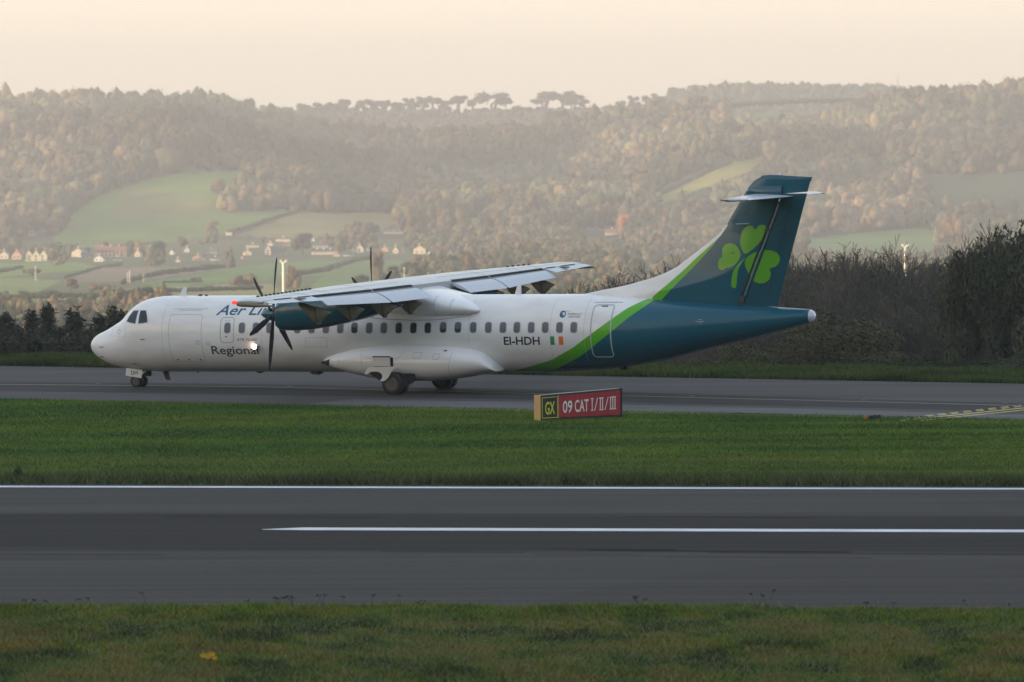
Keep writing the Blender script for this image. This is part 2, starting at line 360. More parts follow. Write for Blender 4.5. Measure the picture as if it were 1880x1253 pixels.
# first row is pulled to the line of the verge
vyl=np.array([vy(x) for x in X[0]])
Yg=D.copy()
k=np.clip((300-D)/72,0,1); Yg=D-k*(228-vyl[None,:])+0*D
Xg=u_to_x(U,Yg)
iy=YH+(H-Zt)*F/D
colr=np.zeros(U.shape+(3,)); n1=fbm(Xg/60,Yg/160,4)[...,None]
colr[:]=np.array([.07,.085,.035])*(1-n1)+np.array([.13,.105,.055])*n1
vn=((D>1400)&(D<4300))[...,None]; colr=np.where(vn,np.array([.10,.13,.045])*(1-n1)+np.array([.16,.15,.06])*n1,colr)
colr=np.where((D<1400)[...,None],np.array([.04,.05,.022]),colr)
for poly,c in VALLEY:
    s=inpoly(U,iy,poly)&(D<4250)&(D>1400); colr[s]=c
FM=np.zeros(U.shape,bool)
for poly,c in FIELDS:
    s=inpoly(U,iy,poly)&(D<5660)&(D>3500); colr[s]=c; FM|=s
colr*=(.85+.3*fbm(Xg/25,Yg/70,3)[...,None])
nv,nu=U.shape; idx=np.arange(nv*nu).reshape(nv,nu)
fc=np.stack([idx[:-1,:-1],idx[:-1,1:],idx[1:,1:],idx[1:,:-1]],-1).reshape(-1,4)
link('hills',np_mesh('hills',np.stack([Xg,Yg,Zt],-1).reshape(-1,3),fc,colr.reshape(-1,3),True),attr_mat('hill_pasture',nscale=.02,namp=.2))
tag(bpy.data.objects['hills'],kind='structure')
# unseen hill added towards the low sun to keep the airfield in shade
ax=np.array([-math.sin(SUN_AZ),math.cos(SUN_AZ)]); sd2=np.array([-math.cos(SUN_AZ),-math.sin(SUN_AZ)])
A,B=np.meshgrid(np.linspace(-620,620,60),np.linspace(-160,160,24)); cen=np.array([0,200])+sd2*430
hz=62*np.clip(1.25-(np.abs(A)/560)**4,0,1)*np.exp(-(B/75)**2)*(.93+.14*vnoise(A/40+50,B/40+50))-.6
hx=cen[0]+A*ax[0]+B*sd2[0]; hy=cen[1]+A*ax[1]+B*sd2[1]
n_=A.shape; ii=np.arange(A.size).reshape(n_); fc=np.stack([ii[:-1,:-1],ii[:-1,1:],ii[1:,1:],ii[1:,:-1]],-1).reshape(-1,4)
o=link('ridge',np_mesh('ridge',np.stack([hx,hy,hz],-1).reshape(-1,3),fc,None,True),grassground('sun_block_turf',(.03,.05,.02),(.05,.06,.02),(.06,.07,.03))); tag(o,kind='structure')

# added, unseen rise behind the viewer, blocks low sky light from the aircraft side
A,B=np.meshgrid(np.linspace(-520,700,60),np.linspace(-130,130,20)); hz=66*np.clip(1.2-(np.abs(A-60)/620)**4,0,1)*np.exp(-(B/60)**2)*(.85+.3*vnoise(A/30+70,B/30+50))-.6
ii=np.arange(A.size).reshape(A.shape); fc=np.stack([ii[:-1,:-1],ii[:-1,1:],ii[1:,1:],ii[1:,:-1]],-1).reshape(-1,4)
o=link('sky_block_rise',np_mesh('sky_block_rise',np.stack([A,B-270,hz],-1).reshape(-1,3),fc,None,True),grassground('sky_block_turf',(.03,.05,.02),(.05,.06,.02),(.06,.07,.03))); tag(o,kind='structure')
# ------------------------------------------------------------------ foliage makers
def ico(sub):
    bm=bmesh.new(); bmesh.ops.create_icosphere(bm,subdivisions=sub,radius=1); bm.verts.ensure_lookup_table()
    v=np.array([x.co[:] for x in bm.verts]); f=np.array([[q.index for q in p.verts] for p in bm.faces]); bm.free(); return v,f
I1=ico(1); I2=ico(2)
def cards(c,r,size,n,out=True,g=rng,squash=1.):
    """n small triangles scattered in a lumpy shell round c"""
    d=g.normal(size=(n,3)); d/=np.linalg.norm(d,axis=1)[:,None]
    rr=r*(.72+.42*g.random(n))[:,None]
    p=c+d*rr*np.array([1,1,squash])
    a=g.normal(size=(n,3)); a/=np.linalg.norm(a,axis=1)[:,None]; b=np.cross(a,d); b/=np.linalg.norm(b,axis=1)[:,None]+1e-9
    s=size*(.6+.8*g.random(n))[:,None]
    v=np.stack([p-b*s*.6,p+b*s*.6,p+a*s],1).reshape(-1,3); f=np.arange(n*3).reshape(n,3); return v,f
def crown_proto(seed,kind):
    g=np.random.default_rng(seed); V=[];Fc=[];C=[];off=0
    nb={'round':6,'tall':6,'bushy':4}[kind]
    for i in range(nb):
        if kind=='tall': c=np.array([g.normal()*.16,g.normal()*.16,.25+.7*i/nb]); r=.30*(1.15-.6*i/nb)
        elif kind=='bushy': c=np.array([g.uniform(-.35,.35),g.uniform(-.35,.35),g.uniform(.25,.5)]); r=g.uniform(.28,.42)
        else: c=np.array([g.uniform(-.28,.28),g.uniform(-.28,.28),g.uniform(.35,.78)]); r=g.uniform(.20,.34)
        v,f=I1; nz=1+.25*g.normal(size=(len(v),1)); vv=c+v*nz*r; V.append(vv);Fc.append(f+off);off+=len(v)
        C.append(np.full(len(v),g.uniform(.8,1.1)))
        v,f=cards(c,r*1.0,.085,26,g=g); V.append(v);Fc.append(f+off);off+=len(v);C.append(np.full(len(v),g.uniform(.8,1.3)))
    return np.concatenate(V),np.concatenate(Fc),np.concatenate(C)
PR={k:[crown_proto(100+i*7+j,k) for j in range(5)] for i,k in enumerate(('round','tall','bushy'))}
PAL=np.array([(.18,.14,.085),(.16,.14,.08),(.115,.12,.065),(.085,.10,.06),(.20,.145,.085),(.13,.13,.075),(.165,.16,.08)])
def forest(name,xs,ys,zs,hs,kinds,cols,wid=1.):
    V=[];Fc=[];C=[];off=0
    for x,y,z,h,kk,c in zip(xs,ys,zs,hs,kinds,cols):
        v,f,cc=PR[kk][rng.integers(5)]; a=rng.random()*6.28; ca,sa=math.cos(a),math.sin(a); ww=wid*h*rng.uniform(.9,1.25)
        q=np.empty_like(v); q[:,0]=(v[:,0]*ca-v[:,1]*sa)*ww+x; q[:,1]=(v[:,0]*sa+v[:,1]*ca)*ww+y; q[:,2]=v[:,2]*h*1.1-h*.12+z
        V.append(q);Fc.append(f+off);off+=len(v);C.append(cc[:,None]*c)
    me=np_mesh(name,np.concatenate(V),np.concatenate(Fc),np.concatenate(C)); return me
# hillside wood
def clear_of_houses(u,y):
    r=np.zeros(u.shape,bool)
    for (px,pyb,wp,hp) in HBOX: r|=(np.abs(u-px)<wp/2+15)&(y>pyb-3)&(y<pyb+34)
    return r
HBOX=[(7,475,15,15),(30,476,17,16),(66,479,40,21),(143,472,24,17),(157,474,16,11),(202,471,58,19),(181,480,17,12),(215,478,14,6),(252,471,10,12),(58,433,14,9),(77,426,12,4),(315,467,7,10),(326,481,8,7),(343,463,9,10),(363,479,20,12),(386,466,26,9),(395,478,18,6),(421,432,10,6),(455,436,9,5),(463,454,23,6),(455,468,14,9),(445,475,7,6),(492,468,10,19),(511,468,27,14),(496,451,9,6),(519,443,26,7),(524,451,14,6),(575,443,5,9),(588,455,28,9),(594,467,44,9),(618,471,12,7),(660,463,13,15),(648,461,7,8),(675,461,6,8),(706,462,12,10),(726,465,9,13),(739,465,9,7),(770,466,22,16),(788,469,6,9),(827,468,7,10),(856,461,8,10),(722,429,36,6),(838,388,14,4),(1124,434,24,14),(1093,426,28,8),(1079,423,5,6),(1245,467,13,8),(1257,467,12,8),(1233,470,10,7),(1191,496,22,18)]
n=26000; d=rng.uniform(4330,5680,n); u=rng.uniform(-130,2010,n); x=u_to_x(u,d); z=terr_z(u,d); y_=YH+(H-z)*F/d
keep=np.ones(n,bool)
keep&=~clear_of_houses(u,y_)
for poly,c in FIELDS:
    for dy_ in ((0,9,18,26,34,42) if poly[0][0]==1195 else (0,9,18,26)): keep&=~inpoly(u,y_-dy_,[(a,b) for a,b in poly])
# thin by spacing grid
cell={}
kk=[]
for i in np.nonzero(keep)[0]:
    key=(int(x[i]//11.5),int(d[i]//11))
    if key in cell: continue
    cell[key]=1; kk.append(i)
kk=np.array(kk); x,d,z,u,y_=x[kk],d[kk],z[kk],u[kk],y_[kk]
sp=fbm(x/90+4,d/150+2,3); g2=rng.random(len(kk))
ci=np.clip(((sp-.28)*12+(g2-.5)*4.5).astype(int),0,6)
# dark conifer-ish band over the left crest
left=(u<480)&(u>180)&(y_<232)
ci=np.where(left,3,ci)
big=fbm(x/130+14,d/210+22,3); cols=PAL[ci]*rng.uniform(.84,1.14,(len(kk),1))*(.5+1.05*np.clip((big-.3)/.4,0,1))[:,None]; hs=9+13*rng.random(len(kk))**1.6  # broad patches paint the light and shade of the spurs into crown colour
kinds=np.where(g2<.62,'round',np.where(g2<.95,'bushy','tall'))
print('hill trees',len(kk))
o=link('hillside_wood',forest('hillside_wood',x,d,z,hs,kinds,cols,.82),M['far']); tag(o,'autumn woodland covering the hazy hillside across the valley','woodland',kind='stuff')
# woods and hedgerow trees of the valley floor around the village and right-hand side
def in_any(u,y,polys): 
    r=np.zeros(u.shape,bool)
    for p in polys: r|=inpoly(u,y,p)
    return r
WOODS=[[(700,470),(740,400),(900,378),(1200,380),(1480,380),(1480,600),(1000,600),(860,500)],[(1480,480),(2050,480),(2050,600),(1480,600)],[(1480,400),(1700,400),(1700,425),(1480,440)],[(1725,390),(2050,380),(2050,500),(1725,500)],
 [(-200,400),(95,400),(105,445),(60,455),(-200,455)],[(270,445),(420,430),(560,436),(740,420),(740,455),(560,448),(400,447),(270,457)],[(260,470),(430,470),(430,490),(340,492),(280,480)],[(640,470),(760,470),(860,500),(980,600),(830,560),(740,480)],
 [(-200,590),(300,560),(330,640),(-200,660)],[(-60,452),(268,450),(300,486),(-60,484)],[(560,436),(900,440),(900,474),(560,472)]]
n=16000; d=rng.uniform(1500,4330,n)**1; u=rng.uniform(-130,2010,n); z=terr_z(u,d); y_=YH+(H-z)*F/d; x=u_to_x(u,d)
keep=in_any(u,y_,WOODS)&~in_any(u,y_-12,[p for p,c in FIELDS])&~clear_of_houses(u,y_)
cell={};kk=[]
for i in np.nonzero(keep)[0]:
    key=(int(x[i]//9.5),int(d[i]//16),0)
    if key in cell: continue
    cell[key]=1; kk.append(i)
kk=np.array(kk); x,d,z,u=x[kk],d[kk],z[kk],u[kk]; g2=rng.random(len(kk))
ci=rng.integers(0,7,len(kk)); cols=PAL[ci]*rng.uniform(.7,1.15,(len(kk),1)); hs=rng.uniform(6.,13,len(kk))*np.clip(d/3200,.6,1)*np.where((d>3300)&(d<4200)&(u<900),.72,1)
print('valley trees',len(kk))
o=link('valley_wood',forest('valley_wood',x,d,z,hs,np.where(g2<.6,'round',np.where(g2<.85,'bushy','tall')),cols,.85),M['far']); tag(o,'brown and olive woodland on the valley floor round the village','woodland',kind='stuff')
# wood on the far right ridge
n=900; u=rng.uniform(1235,1660,n); d=rng.uniform(6820,7150,n); zz=H-(np.interp(u,RIDGE[:,0],RIDGE[:,1])-YH)*7000/F*np.exp(-((d-7000)/500)**2)**0
zz=-260+(zz+260)*np.exp(-((d-7000)/500)**2)
o=link('ridge_wood',forest('ridge_wood',u_to_x(u,d),d,zz,rng.uniform(10,19,n),['round']*n,PAL[rng.integers(2,4,n)],.95),M['far']); tag(o,'pale blue wood on the farthest ridge below the radio mast','woodland',kind='stuff')
n=2600; u=rng.uniform(480,1180,n); d=rng.uniform(6430,6990,n)
zz=-260+(H-(np.interp(u,RIDGE[:,0],RIDGE[:,1])-YH)*7000/F+260)*np.exp(-((d-7000)/500)**2)
o=link('ridge_wood',forest('ridge_wood',u_to_x(u,d),d,zz,np.where(d>6860,rng.uniform(4,7.5,n),rng.uniform(7,12,n)),['round']*n,PAL[rng.integers(0,4,n)],1.2),M['far']); tag(o,'low scrub on the far ridge beneath the row of pines','scrub',kind='stuff')
#[(7,475,15,15),(30,476,17,16),(66,479,40,21),(143,472,24,17),(157,474,16,11),(202,471,58,19),(181,480,17,12),(215,478,14,6),(252,471,10,12),(58,433,14,9),(77,426,12,4),(315,467,7,10),(326,481,8,7),(343,463,9,10),(363,479,20,12),(386,466,26,9),(395,478,18,6),(421,432,10,6),(455,436,9,5),(463,454,23,6),(455,468,14,9),(445,475,7,6),(492,468,10,19),(511,468,27,14),(496,451,9,6),(519,443,26,7),(524,451,14,6),(575,443,5,9),(588,455,28,9),(594,467,44,9),(618,471,12,7),(660,463,13,15),(648,461,7,8),(675,461,6,8),(706,462,12,10),(726,465,9,13),(739,465,9,7),(770,466,22,16),(788,469,6,9),(827,468,7,10),(856,461,8,10),(722,429,36,6),(838,388,14,4),(1124,434,24,14),(1093,426,28,8),(1079,423,5,6),(1245,467,13,8),(1257,467,12,8),(1233,470,10,7),(1191,496,22,18)]PART2
# ================================================================== the airliner
TH=math.radians(23.5);PIT=math.radians(.75);BANK=math.radians(1.1);D0=202.
ex=np.array([math.cos(TH)*math.cos(PIT),-math.sin(TH)*math.cos(PIT),math.sin(PIT)])
ey=np.array([math.sin(TH),math.cos(TH),0]); ez=np.cross(ex,ey)
ey,ez=ey*math.cos(BANK)+ez*math.sin(BANK), ez*math.cos(BANK)-ey*math.sin(BANK)
Rm=np.stack([ex,ey,ez],1); base=P(775,719.5,D0); base[2]=.111; XM=12.8183; ORG=base-Rm@np.array([XM,0,0])
def L(px,py,yl=0.):
    r=Rm.T@ray(px,py); o=Rm.T@(EYE-ORG); q=o+r*((yl-o[1])/r[1]); return float(q[0]),float(q[2])
def ground_z(x,y): return float(-(ORG[2]+Rm[2,0]*x+Rm[2,1]*y)/Rm[2,2])    # local height of the tarmac
AC=empty('airliner')
mm=Matrix.Identity(4)
for i in range(3):
    for j in range(3): mm[i][j]=Rm[i,j]
    mm[i][3]=ORG[i]
AC.matrix_world=mm
tag(AC,'white and teal twin propeller airliner with a green shamrock on its tail, taxiing left','airliner')

topP=[L(*p) for p in [(168.0,632),(171,625),(176,619),(184,613),(194.7,608),(217,595),(229,587),(236,580.5),(246,568.5),(262,555),(284,547),(311,543.6),(360,542.3)]]
botP=[L(*p) for p in [(168.0,634),(169.5,641),(174,648),(182,655),(190,660),(206,668),(233,675.5),(262,679.8),(311,682.6),(360,683)]]
ZT,ZB=3.245,.575
tp=[(a,b) for a,b in topP]; tp[-1]=(tp[-1][0],ZT); tp+=[(18.7,ZT)]+[L(*p) for p in [(1150,544),(1215,549.5),(1290,554.5),(1360,560),(1430,564.5),(1484,568)]]
bp=[(a,b) for a,b in botP]; bp[-1]=(bp[-1][0],ZB); bp+=[(16.0,ZB)]+[L(*p) for p in [(1000,683.2),(1060,681),(1110,678.5),(1160,673),(1220,662.5),(1300,642),(1400,617),(1484,593.5)]]
def mono(q):
    r=[q[0]]
    for a in q[1:]:
        if a[0]>r[-1][0]+.01: r.append(a)
    return r
tp=mono(tp);bp=mono(bp)
ftop=pchip(*zip(*tp)); fbot=pchip(*zip(*bp))
fwid=pchip([0,.05,.15,.4,.8,1.4,2.1,2.9,3.8,5,18.5,20,21.5,23,24.5,26,27.2],[.02,.14,.26,.46,.68,.92,1.14,1.30,1.39,1.43,1.43,1.40,1.28,1.05,.78,.48,.26])
NE=2.12
def fsec(x):
    t,b=float(ftop(x)),float(fbot(x)); return (t+b)/2,max((t-b)/2,.01),float(fwid(x))
def fy(x,z):                                            # near-side skin of the fuselage
    c,h,wd=fsec(x); q=min(abs(z-c)/h,.9995); return -wd*(1-q**NE)**(1/NE)
def S(px,py):
    y=-1.3
    for _ in range(25):
        x,z=L(px,py,y); y=.5*y+.5*fy(x,z)
    return x,z
xs=np.concatenate([[.0,.02,.05,.1,.16,.24,.33],np.arange(.45,27.1,.11),[27.2]])
NS=96
angs=np.linspace(0,2*math.pi,NS,endpoint=False)
rings=[]
for x in xs:
    c,h,wd=fsec(x); ca,sa=np.cos(angs),np.sin(angs)
    rings.append(np.stack([np.full(NS,x),wd*np.sign(ca)*np.abs(ca)**(2/NE),c+h*np.sign(sa)*np.abs(sa)**(2/NE)],1))
V=np.concatenate(rings); nr=len(xs); id_=np.arange(nr*NS).reshape(nr,NS)
fc=np.stack([id_[:-1],np.roll(id_[:-1],-1,1),np.roll(id_[1:],-1,1),id_[1:]],-1).reshape(-1,4)
me=np_mesh('fuselage',V,fc,None,True)
# livery: two curves z -> x on the skin, stored as signed distances
wgP=[(944,681),(975,673),(1013.7,661),(1051.7,638.8),(1084.6,614),(1124.5,585),(1150,567.5),(1167,558.5),(1195,547.5)]
gtP=[(985,683),(1020,679),(1063,656.6),(1085,640),(1124.5,607.7),(1156,582),(1183,563.8),(1207,549.5)]
def zx(pts,f): 
    q=sorted([(z,x) for x,z in [f(*p) for p in pts]]); z=[a for a,_ in q]; x=[b for _,b in q]
    return lambda zz:np.interp(zz,z,x)
fa=zx(wgP,S); fb=zx(gtP,S)
def paint_mat(name):
    m=bpy.data.materials.new(name); m.use_nodes=True; t=m.node_tree; b=t.nodes['Principled BSDF']; n=t.nodes.new; l=t.links.new
    b.inputs['Roughness'].default_value=.27; b.inputs['Coat Weight'].default_value=.14; b.inputs['Specular IOR Level'].default_value=.35; b.inputs['Coat Roughness'].default_value=.05
    def step(nm):
        a=n('ShaderNodeAttribute'); a.attribute_name=nm; g=n('ShaderNodeMapRange'); g.inputs[1].default_value=-.006; g.inputs[2].default_value=.006; l(a.outputs['Fac'],g.inputs[0]); return g.outputs[0]
    co=n('ShaderNodeTexCoord'); mp=n('ShaderNodeMapping'); mp.inputs['Scale'].default_value=(.5,1,1.6); l(co.outputs['Object'],mp.inputs[0])
    no=n('ShaderNodeTexNoise'); no.inputs['Scale'].default_value=1.3; no.inputs['Detail'].default_value=6; l(mp.outputs[0],no.inputs['Vector'])
    wr=n('ShaderNodeValToRGB'); l(no.outputs[0],wr.inputs[0]); wr.color_ramp.elements[0].position=.3; wr.color_ramp.elements[0].color=(.70,.69,.68,1); wr.color_ramp.elements[1].position=.6; wr.color_ramp.elements[1].color=(.80,.80,.80,1)
    m1=n('ShaderNodeMix'); m1.data_type='RGBA'; l(step('fa'),m1.inputs[0]); l(wr.outputs[0],m1.inputs[6]); m1.inputs[7].default_value=(.09,.40,.012,1)
    m2=n('ShaderNodeMix'); m2.data_type='RGBA'; l(step('fb'),m2.inputs[0]); l(m1.outputs[2],m2.inputs[6]); m2.inputs[7].default_value=(.001,.085,.135,1)
    l(m2.outputs[2],b.inputs['Base Color'])
    n2=n('ShaderNodeTexNoise'); n2.inputs['Scale'].default_value=1.6; n2.inputs['Detail'].default_value=2; l(mp.outputs[0],n2.inputs['Vector'])
    bpn=n('ShaderNodeBump'); bpn.inputs['Strength'].default_value=.12; bpn.inputs['Distance'].default_value=.03; l(n2.outputs[0],bpn.inputs['Height']); l(bpn.outputs[0],b.inputs['Normal']); l(bpn.outputs[0],b.inputs['Coat Normal'])
    return m
PAINT=paint_mat('fuselage_paint')
def put(me,nm,arr):
    a=me.attributes.new(nm,'FLOAT','POINT'); a.data.foreach_set('value',np.asarray(arr,dtype=np.float32))
put(me,'fa',V[:,0]-fa(V[:,2])); put(me,'fb',V[:,0]-fb(V[:,2]))
FUS=link('fuselage',me,PAINT,AC)
bm=bmesh.new(); bm.from_mesh(me); bmesh.ops.holes_fill(bm,edges=bm.edges); bm.to_mesh(me); bm.free()

# surface patches laid a few mm proud of the skin
def flat_bm(loops):
    bm=bmesh.new(); es=[]
    for lp in loops:
        vs=[bm.verts.new((p[0],0,p[1])) for p in lp]
        for i in range(len(vs)): es.append(bm.edges.new((vs[i],vs[(i+1)%len(vs)])))
    bmesh.ops.triangle_fill(bm,use_beauty=True,use_dissolve=False,edges=es,normal=(0,-1,0)); return bm
def cut(bm,sx=.4,sz=.06):
    xs_=[v.co.x for v in bm.verts]; zs=[v.co.z for v in bm.verts]
    for a,lo,hi,s in ((2,min(zs),max(zs),sz),(0,min(xs_),max(xs_),sx)):
        q=math.floor(lo/s)*s+s
        while q<hi:
            co=[0,0,0];co[a]=q;no=[0,0,0];no[a]=1
            bmesh.ops.bisect_plane(bm,geom=list(bm.verts)+list(bm.edges)+list(bm.faces),plane_co=co,plane_no=no,dist=1e-5); q+=s
def wrap(bm,off,yf=None,zc=None):
    for v in bm.verts:
        x,z=v.co.x,v.co.z
        if yf is None:
            c,h,wd=fsec(x); y=fy(x,z); k=math.hypot(y,z-c)+1e-6
            v.co.y=y*(1+off/k); v.co.z=c+(z-c)*(1+off/k)
        else: v.co.y=yf(x,z)-off
    for f in bm.faces:
        f.normal_update()
        if f.normal.y>0: f.normal_flip()
def patch(name,loops,mt,parent,off=.004,yf=None,sx=.4,sz=.06):
    bm=flat_bm(loops); cut(bm,sx,sz); wrap(bm,off,yf)
    me=bpy.data.meshes.new(name); bm.to_mesh(me); bm.free()
    for p in me.polygons: p.use_smooth=True
    return link(name,me,mt,parent)
def rrect(x0,x1,z0,z1,r,n=5):
    o=[]
    for cx_,cz_,a in ((x1-r,z1-r,0),(x0+r,z1-r,90),(x0+r,z0+r,180),(x1-r,z0+r,270)):
        for k in range(n+1):
            t=math.radians(a+90*k/n); o.append((cx_+r*math.cos(t),cz_+r*math.sin(t)))
    return o
def ring_loops(x0,x1,z0,z1,r,w): return [rrect(x0,x1,z0,z1,r),rrect(x0+w,x1-w,z0+w,z1-w,max(r-w,.004))]
def bar(a,b,w):                                          # thin line between two (x,z) points
    d=np.array(b)-np.array(a); l=np.hypot(*d); n_=np.array([-d[1],d[0]])/l*w/2
    a=np.array(a);b=np.array(b); return [tuple(a+n_),tuple(b+n_),tuple(b-n_),tuple(a-n_)]
def text_bm(s,h,x,z,shear=0.,wid=None,bold=0.,ls=1.):
    cu=bpy.data.curves.new('t','FONT'); cu.body=s; cu.size=1; cu.shear=shear; cu.offset=bold; cu.resolution_u=3; cu.space_character=ls
    ob=bpy.data.objects.new('t',cu); COL.objects.link(ob); dg=bpy.context.evaluated_depsgraph_get(); me=bpy.data.meshes.new_from_object(ob.evaluated_get(dg))
    bpy.data.objects.remove(ob); bpy.data.curves.remove(cu)
    bm=bmesh.new(); bm.from_mesh(me); bpy.data.meshes.remove(me)
    X=[v.co.x for v in bm.verts]; k=h/.73; kx=k if wid is None else wid/(max(X)-min(X)); x0=min(X)
    for v in bm.verts: v.co=Vector((x+(v.co.x-x0)*kx,0,z+v.co.y*k))
    return bm
def text(name,s,h,x,z,mt,parent,off=.004,yf=None,**k):
    bm=text_bm(s,h,x,z,**k); cut(bm,.5,.05); wrap(bm,off,yf); me=bpy.data.meshes.new(name); bm.to_mesh(me); bm.free()
    return link(name,me,mt,parent)

# cockpit glazing
def Sp(l): return [S(*p) for p in l]
def poly_patch(name,px,mt,parent=None,off=.006,**k): return patch(name,[Sp(px)],mt,parent or FUS,off,**k)
def inflate(pts,k):
    c=np.mean(pts,0); return [tuple(c+(np.array(p)-c)*k) for p in pts]
for wn in ([(232.5,590.5),(238,580.5),(245.5,571),(254.3,570.9),(248.3,594.4),(240,593)],[(258.4,570.9),(268,570.9),(269.8,580),(270.7,592),(262,593.6),(254.2,594.4)]):
    q=Sp(wn); cw=patch('cockpit_window',[q],M['glass'],AC,.007,sz=.04,sx=.1)
    f=patch('window_frame',[inflate(q,1.10),q],M['frame'],cw,.005,sz=.04,sx=.1)
# windscreen panel on the far side of the nose ridge, and its wiper
bm=bmesh.new(); tube(bm,[(S(226,590)[0],-.30,S(226,589)[1]+.12),(S(236,592)[0],-.62,S(236,592)[1]+.02)],.016,6); bm_obj('wiper',bm,M['dark'],AC)
# passenger windows
wx=[417.5,444,469.8,494.8,519.3,546,572,598.5,624.8,650.7,677.8,704.6,732,759,785.5,813.5,840.7,868.7,896.6,923.4,949,975.3,1001,1027.3,1053.5]
for i,px in enumerate(wx):
    x,z=S(px,602.6-(.9 if px>800 else 0)); hw,hh=.112,.172
    dk=12<=i<=16
    p=patch('passenger_window',[rrect(x-hw,x+hw,z-hh,z+hh,.085)],M['paned'] if dk or i==9 else M['pane'],AC,.005)
    patch('window_frame',[rrect(x-hw-.022,x+hw+.022,z-hh-.022,z+hh+.022,.10),rrect(x-hw,x+hw,z-hh,z+hh,.085)],M['frame'],p,.007)
    if i in (4,5,6,7,9,10,11,15,16): patch('window_blind',[rrect(x-hw+.008,x+hw-.008,z+(.02 if i<15 else -.05),z+hh-.008,.07)],M['pane'],p,.006)
# doors
x0,z1=S(406.5,582.5); x1,z0=S(430,630)
dr=patch('emergency_door',ring_loops(x0,x1,z0,z1,.12,.03),M['outline'],AC,.005)
xm_=(x0+x1)/2; patch('handle',[rrect(xm_-.07,xm_+.02,z0+.21,z0+.24,.01)],M['ink'],dr,.006)
patch('placard',[bar((xm_-.12,z1-.13),(xm_+.12,z1-.13),.014)],M['outline'],dr,.006)
x0,z1=S(313,577.5); x1,z0=S(379,664)
cd=patch('cargo_door',ring_loops(x0,x1,z0,z1,.10,.013),M['line'],AC,.004)
patch('hinge_line',[bar((x0+.05,S(345,567.5)[1]),(x1+.12,S(345,567.5)[1]),.016)],M['line'],cd,.004)
patch('hinge_line',[bar((x0+.3,S(345,570)[1]),(x1-.1,S(345,570)[1]),.018)],M['outline'],cd,.006)
for px in (327,347.5,368.5):
    x,z=S(px,660.5); patch('latch',[rrect(x-.035,x+.035,z-.02,z+.02,.01)],M['ink'],cd,.006)
x0,z1=S(1090.5,559); x1,z0=S(1124,657)
x1=S(1122,605)[0]; x0=S(1083.5,605)[0]; z1=S(1110,559)[1]; z0=S(1105,656.5)[1]
dr=patch('rear_door',ring_loops(x0,x1,z0,z1,.13,.04),M['outline'],AC,.006)
patch('handle',[rrect((x0+x1)/2-.1,(x0+x1)/2+.12,z1-.08,z1-.05,.01)],M['ink'],dr,.007)
patch('rain_gutter',[bar((x0-.05,z1+.06),(x1+.2,z1+.06),.018)],M['line'],AC,.008)
x0,z1=S(560,620); x1,z0=S(602,637.5)
patch('service_panel',ring_loops(x0,x1,z0,z1,.03,.012),M['line'],AC,.004)
# panel seams
for px in (297,480,640,860,1010,1072):
    x=S(px,620)[0]; patch('skin_joint',[bar((x,1.05 if px not in(640,860) else 1.6),(x,3.12),.009)],M['line'],AC,.003)
x,z=S(224,601); patch('nose_panel',ring_loops(S(206,610)[0],S(231,610)[0],S(220,618)[1],S(222,602)[1],.04,.010),M['line'],AC,.004)
bm=flat_bm([[(S(218,609.5)[0]+.09*math.cos(a),S(218,609.5)[1]+.09*math.sin(a)) for a in np.linspace(0,6.28,24,endpoint=False)],[(S(218,609.5)[0]+.07*math.cos(a),S(218,609.5)[1]+.07*math.sin(a)) for a in np.linspace(0,6.28,24,endpoint=False)]])
wrap(bm,.005); bm_obj('nose_emblem',bm,mat('faded_red',(.42,.25,.25),.5),AC)
for px,py in ((189,637),(190,655),(265,623),(251,668)):
    x,z=S(px,py); bm=bmesh.new(); y=fy(x,z); tube(bm,[(x,y,z),(x,y-.07,z-.01),(x-.12,y-.09,z-.01)],.014,6); bm_obj('probe',bm,M['dark'],AC)
for px,py,wd,hh in ((363,630,10,8),(383,632,13,10)):
    x,z=S(px,py)
    for k in range(4): patch('placard',[bar((x-.1,z+.08-k*.045),(x+.1-.03*(k%2),z+.08-k*.045),.012)],M['outline'],AC,.004,sx=2)
# writing
x0,z0=S(396,578.7); x1=S(473,578.7)[0]
# letter run 'Aer Li' spans x0..x1; the rest passes behind the engine
text('lettering','Aer Lingus',.345,x0,z0,M['navy'],AC,shear=.28,wid=(x1-x0)/.55,bold=.012)
x0,z0=S(390,650.3); x1=S(476,650)[0]; text('lettering','Regional',.30,x0,z0,M['slate'],AC,wid=x1-x0,bold=.015)
x0,z0=S(435,626.5); x1=S(472,626)[0]; text('lettering','ATR 72-600',.10,x0,z0,M['slate'],AC,wid=x1-x0,shear=.15)
x0,z0=S(925.5,633.3); x1=S(991.5,633)[0]; text('registration','EI-HDH',.285,x0,z0,M['ink'],AC,wid=x1-x0,bold=.022)
xa=S(1010,620)[0]; xb=S(1017.6,620)[0]; xc=S(1025.4,620)[0]; xd=S(1033.6,620)[0]; za=S(1020,633.5)[1]; zb=S(1020,618)[1]
FL=patch('flag_stripe',[rrect(xa,xb,za,zb,.004)],M['fgreen'],AC,.005); patch('flag_stripe',[rrect(xb,xc,za,zb,.004)],M['white'],AC,.005); patch('flag_stripe',[rrect(xc,xd,za,zb,.004)],M['forange'],AC,.005)
x,z=S(1033.3,577.5); an=np.linspace(0,2*math.pi,28,endpoint=False)
lg=patch('operator_emblem',[[(x+.115*math.cos(a),z+.115*math.sin(a)) for a in an],[(x+.02+.06*math.cos(a),z+.01+.055*math.sin(a)) for a in an]],M['navy'],AC,.005)
patch('emblem_swirl',[[(x-.02+.035*math.cos(a),z-.01+.03*math.sin(a)) for a in an]],M['navy'],lg,.006)
x0,z0=S(1042,578.8); x1=S(1068,578)[0]; text('lettering','EMERALD',.07,x0,z0,M['slate'],AC,wid=x1-x0)
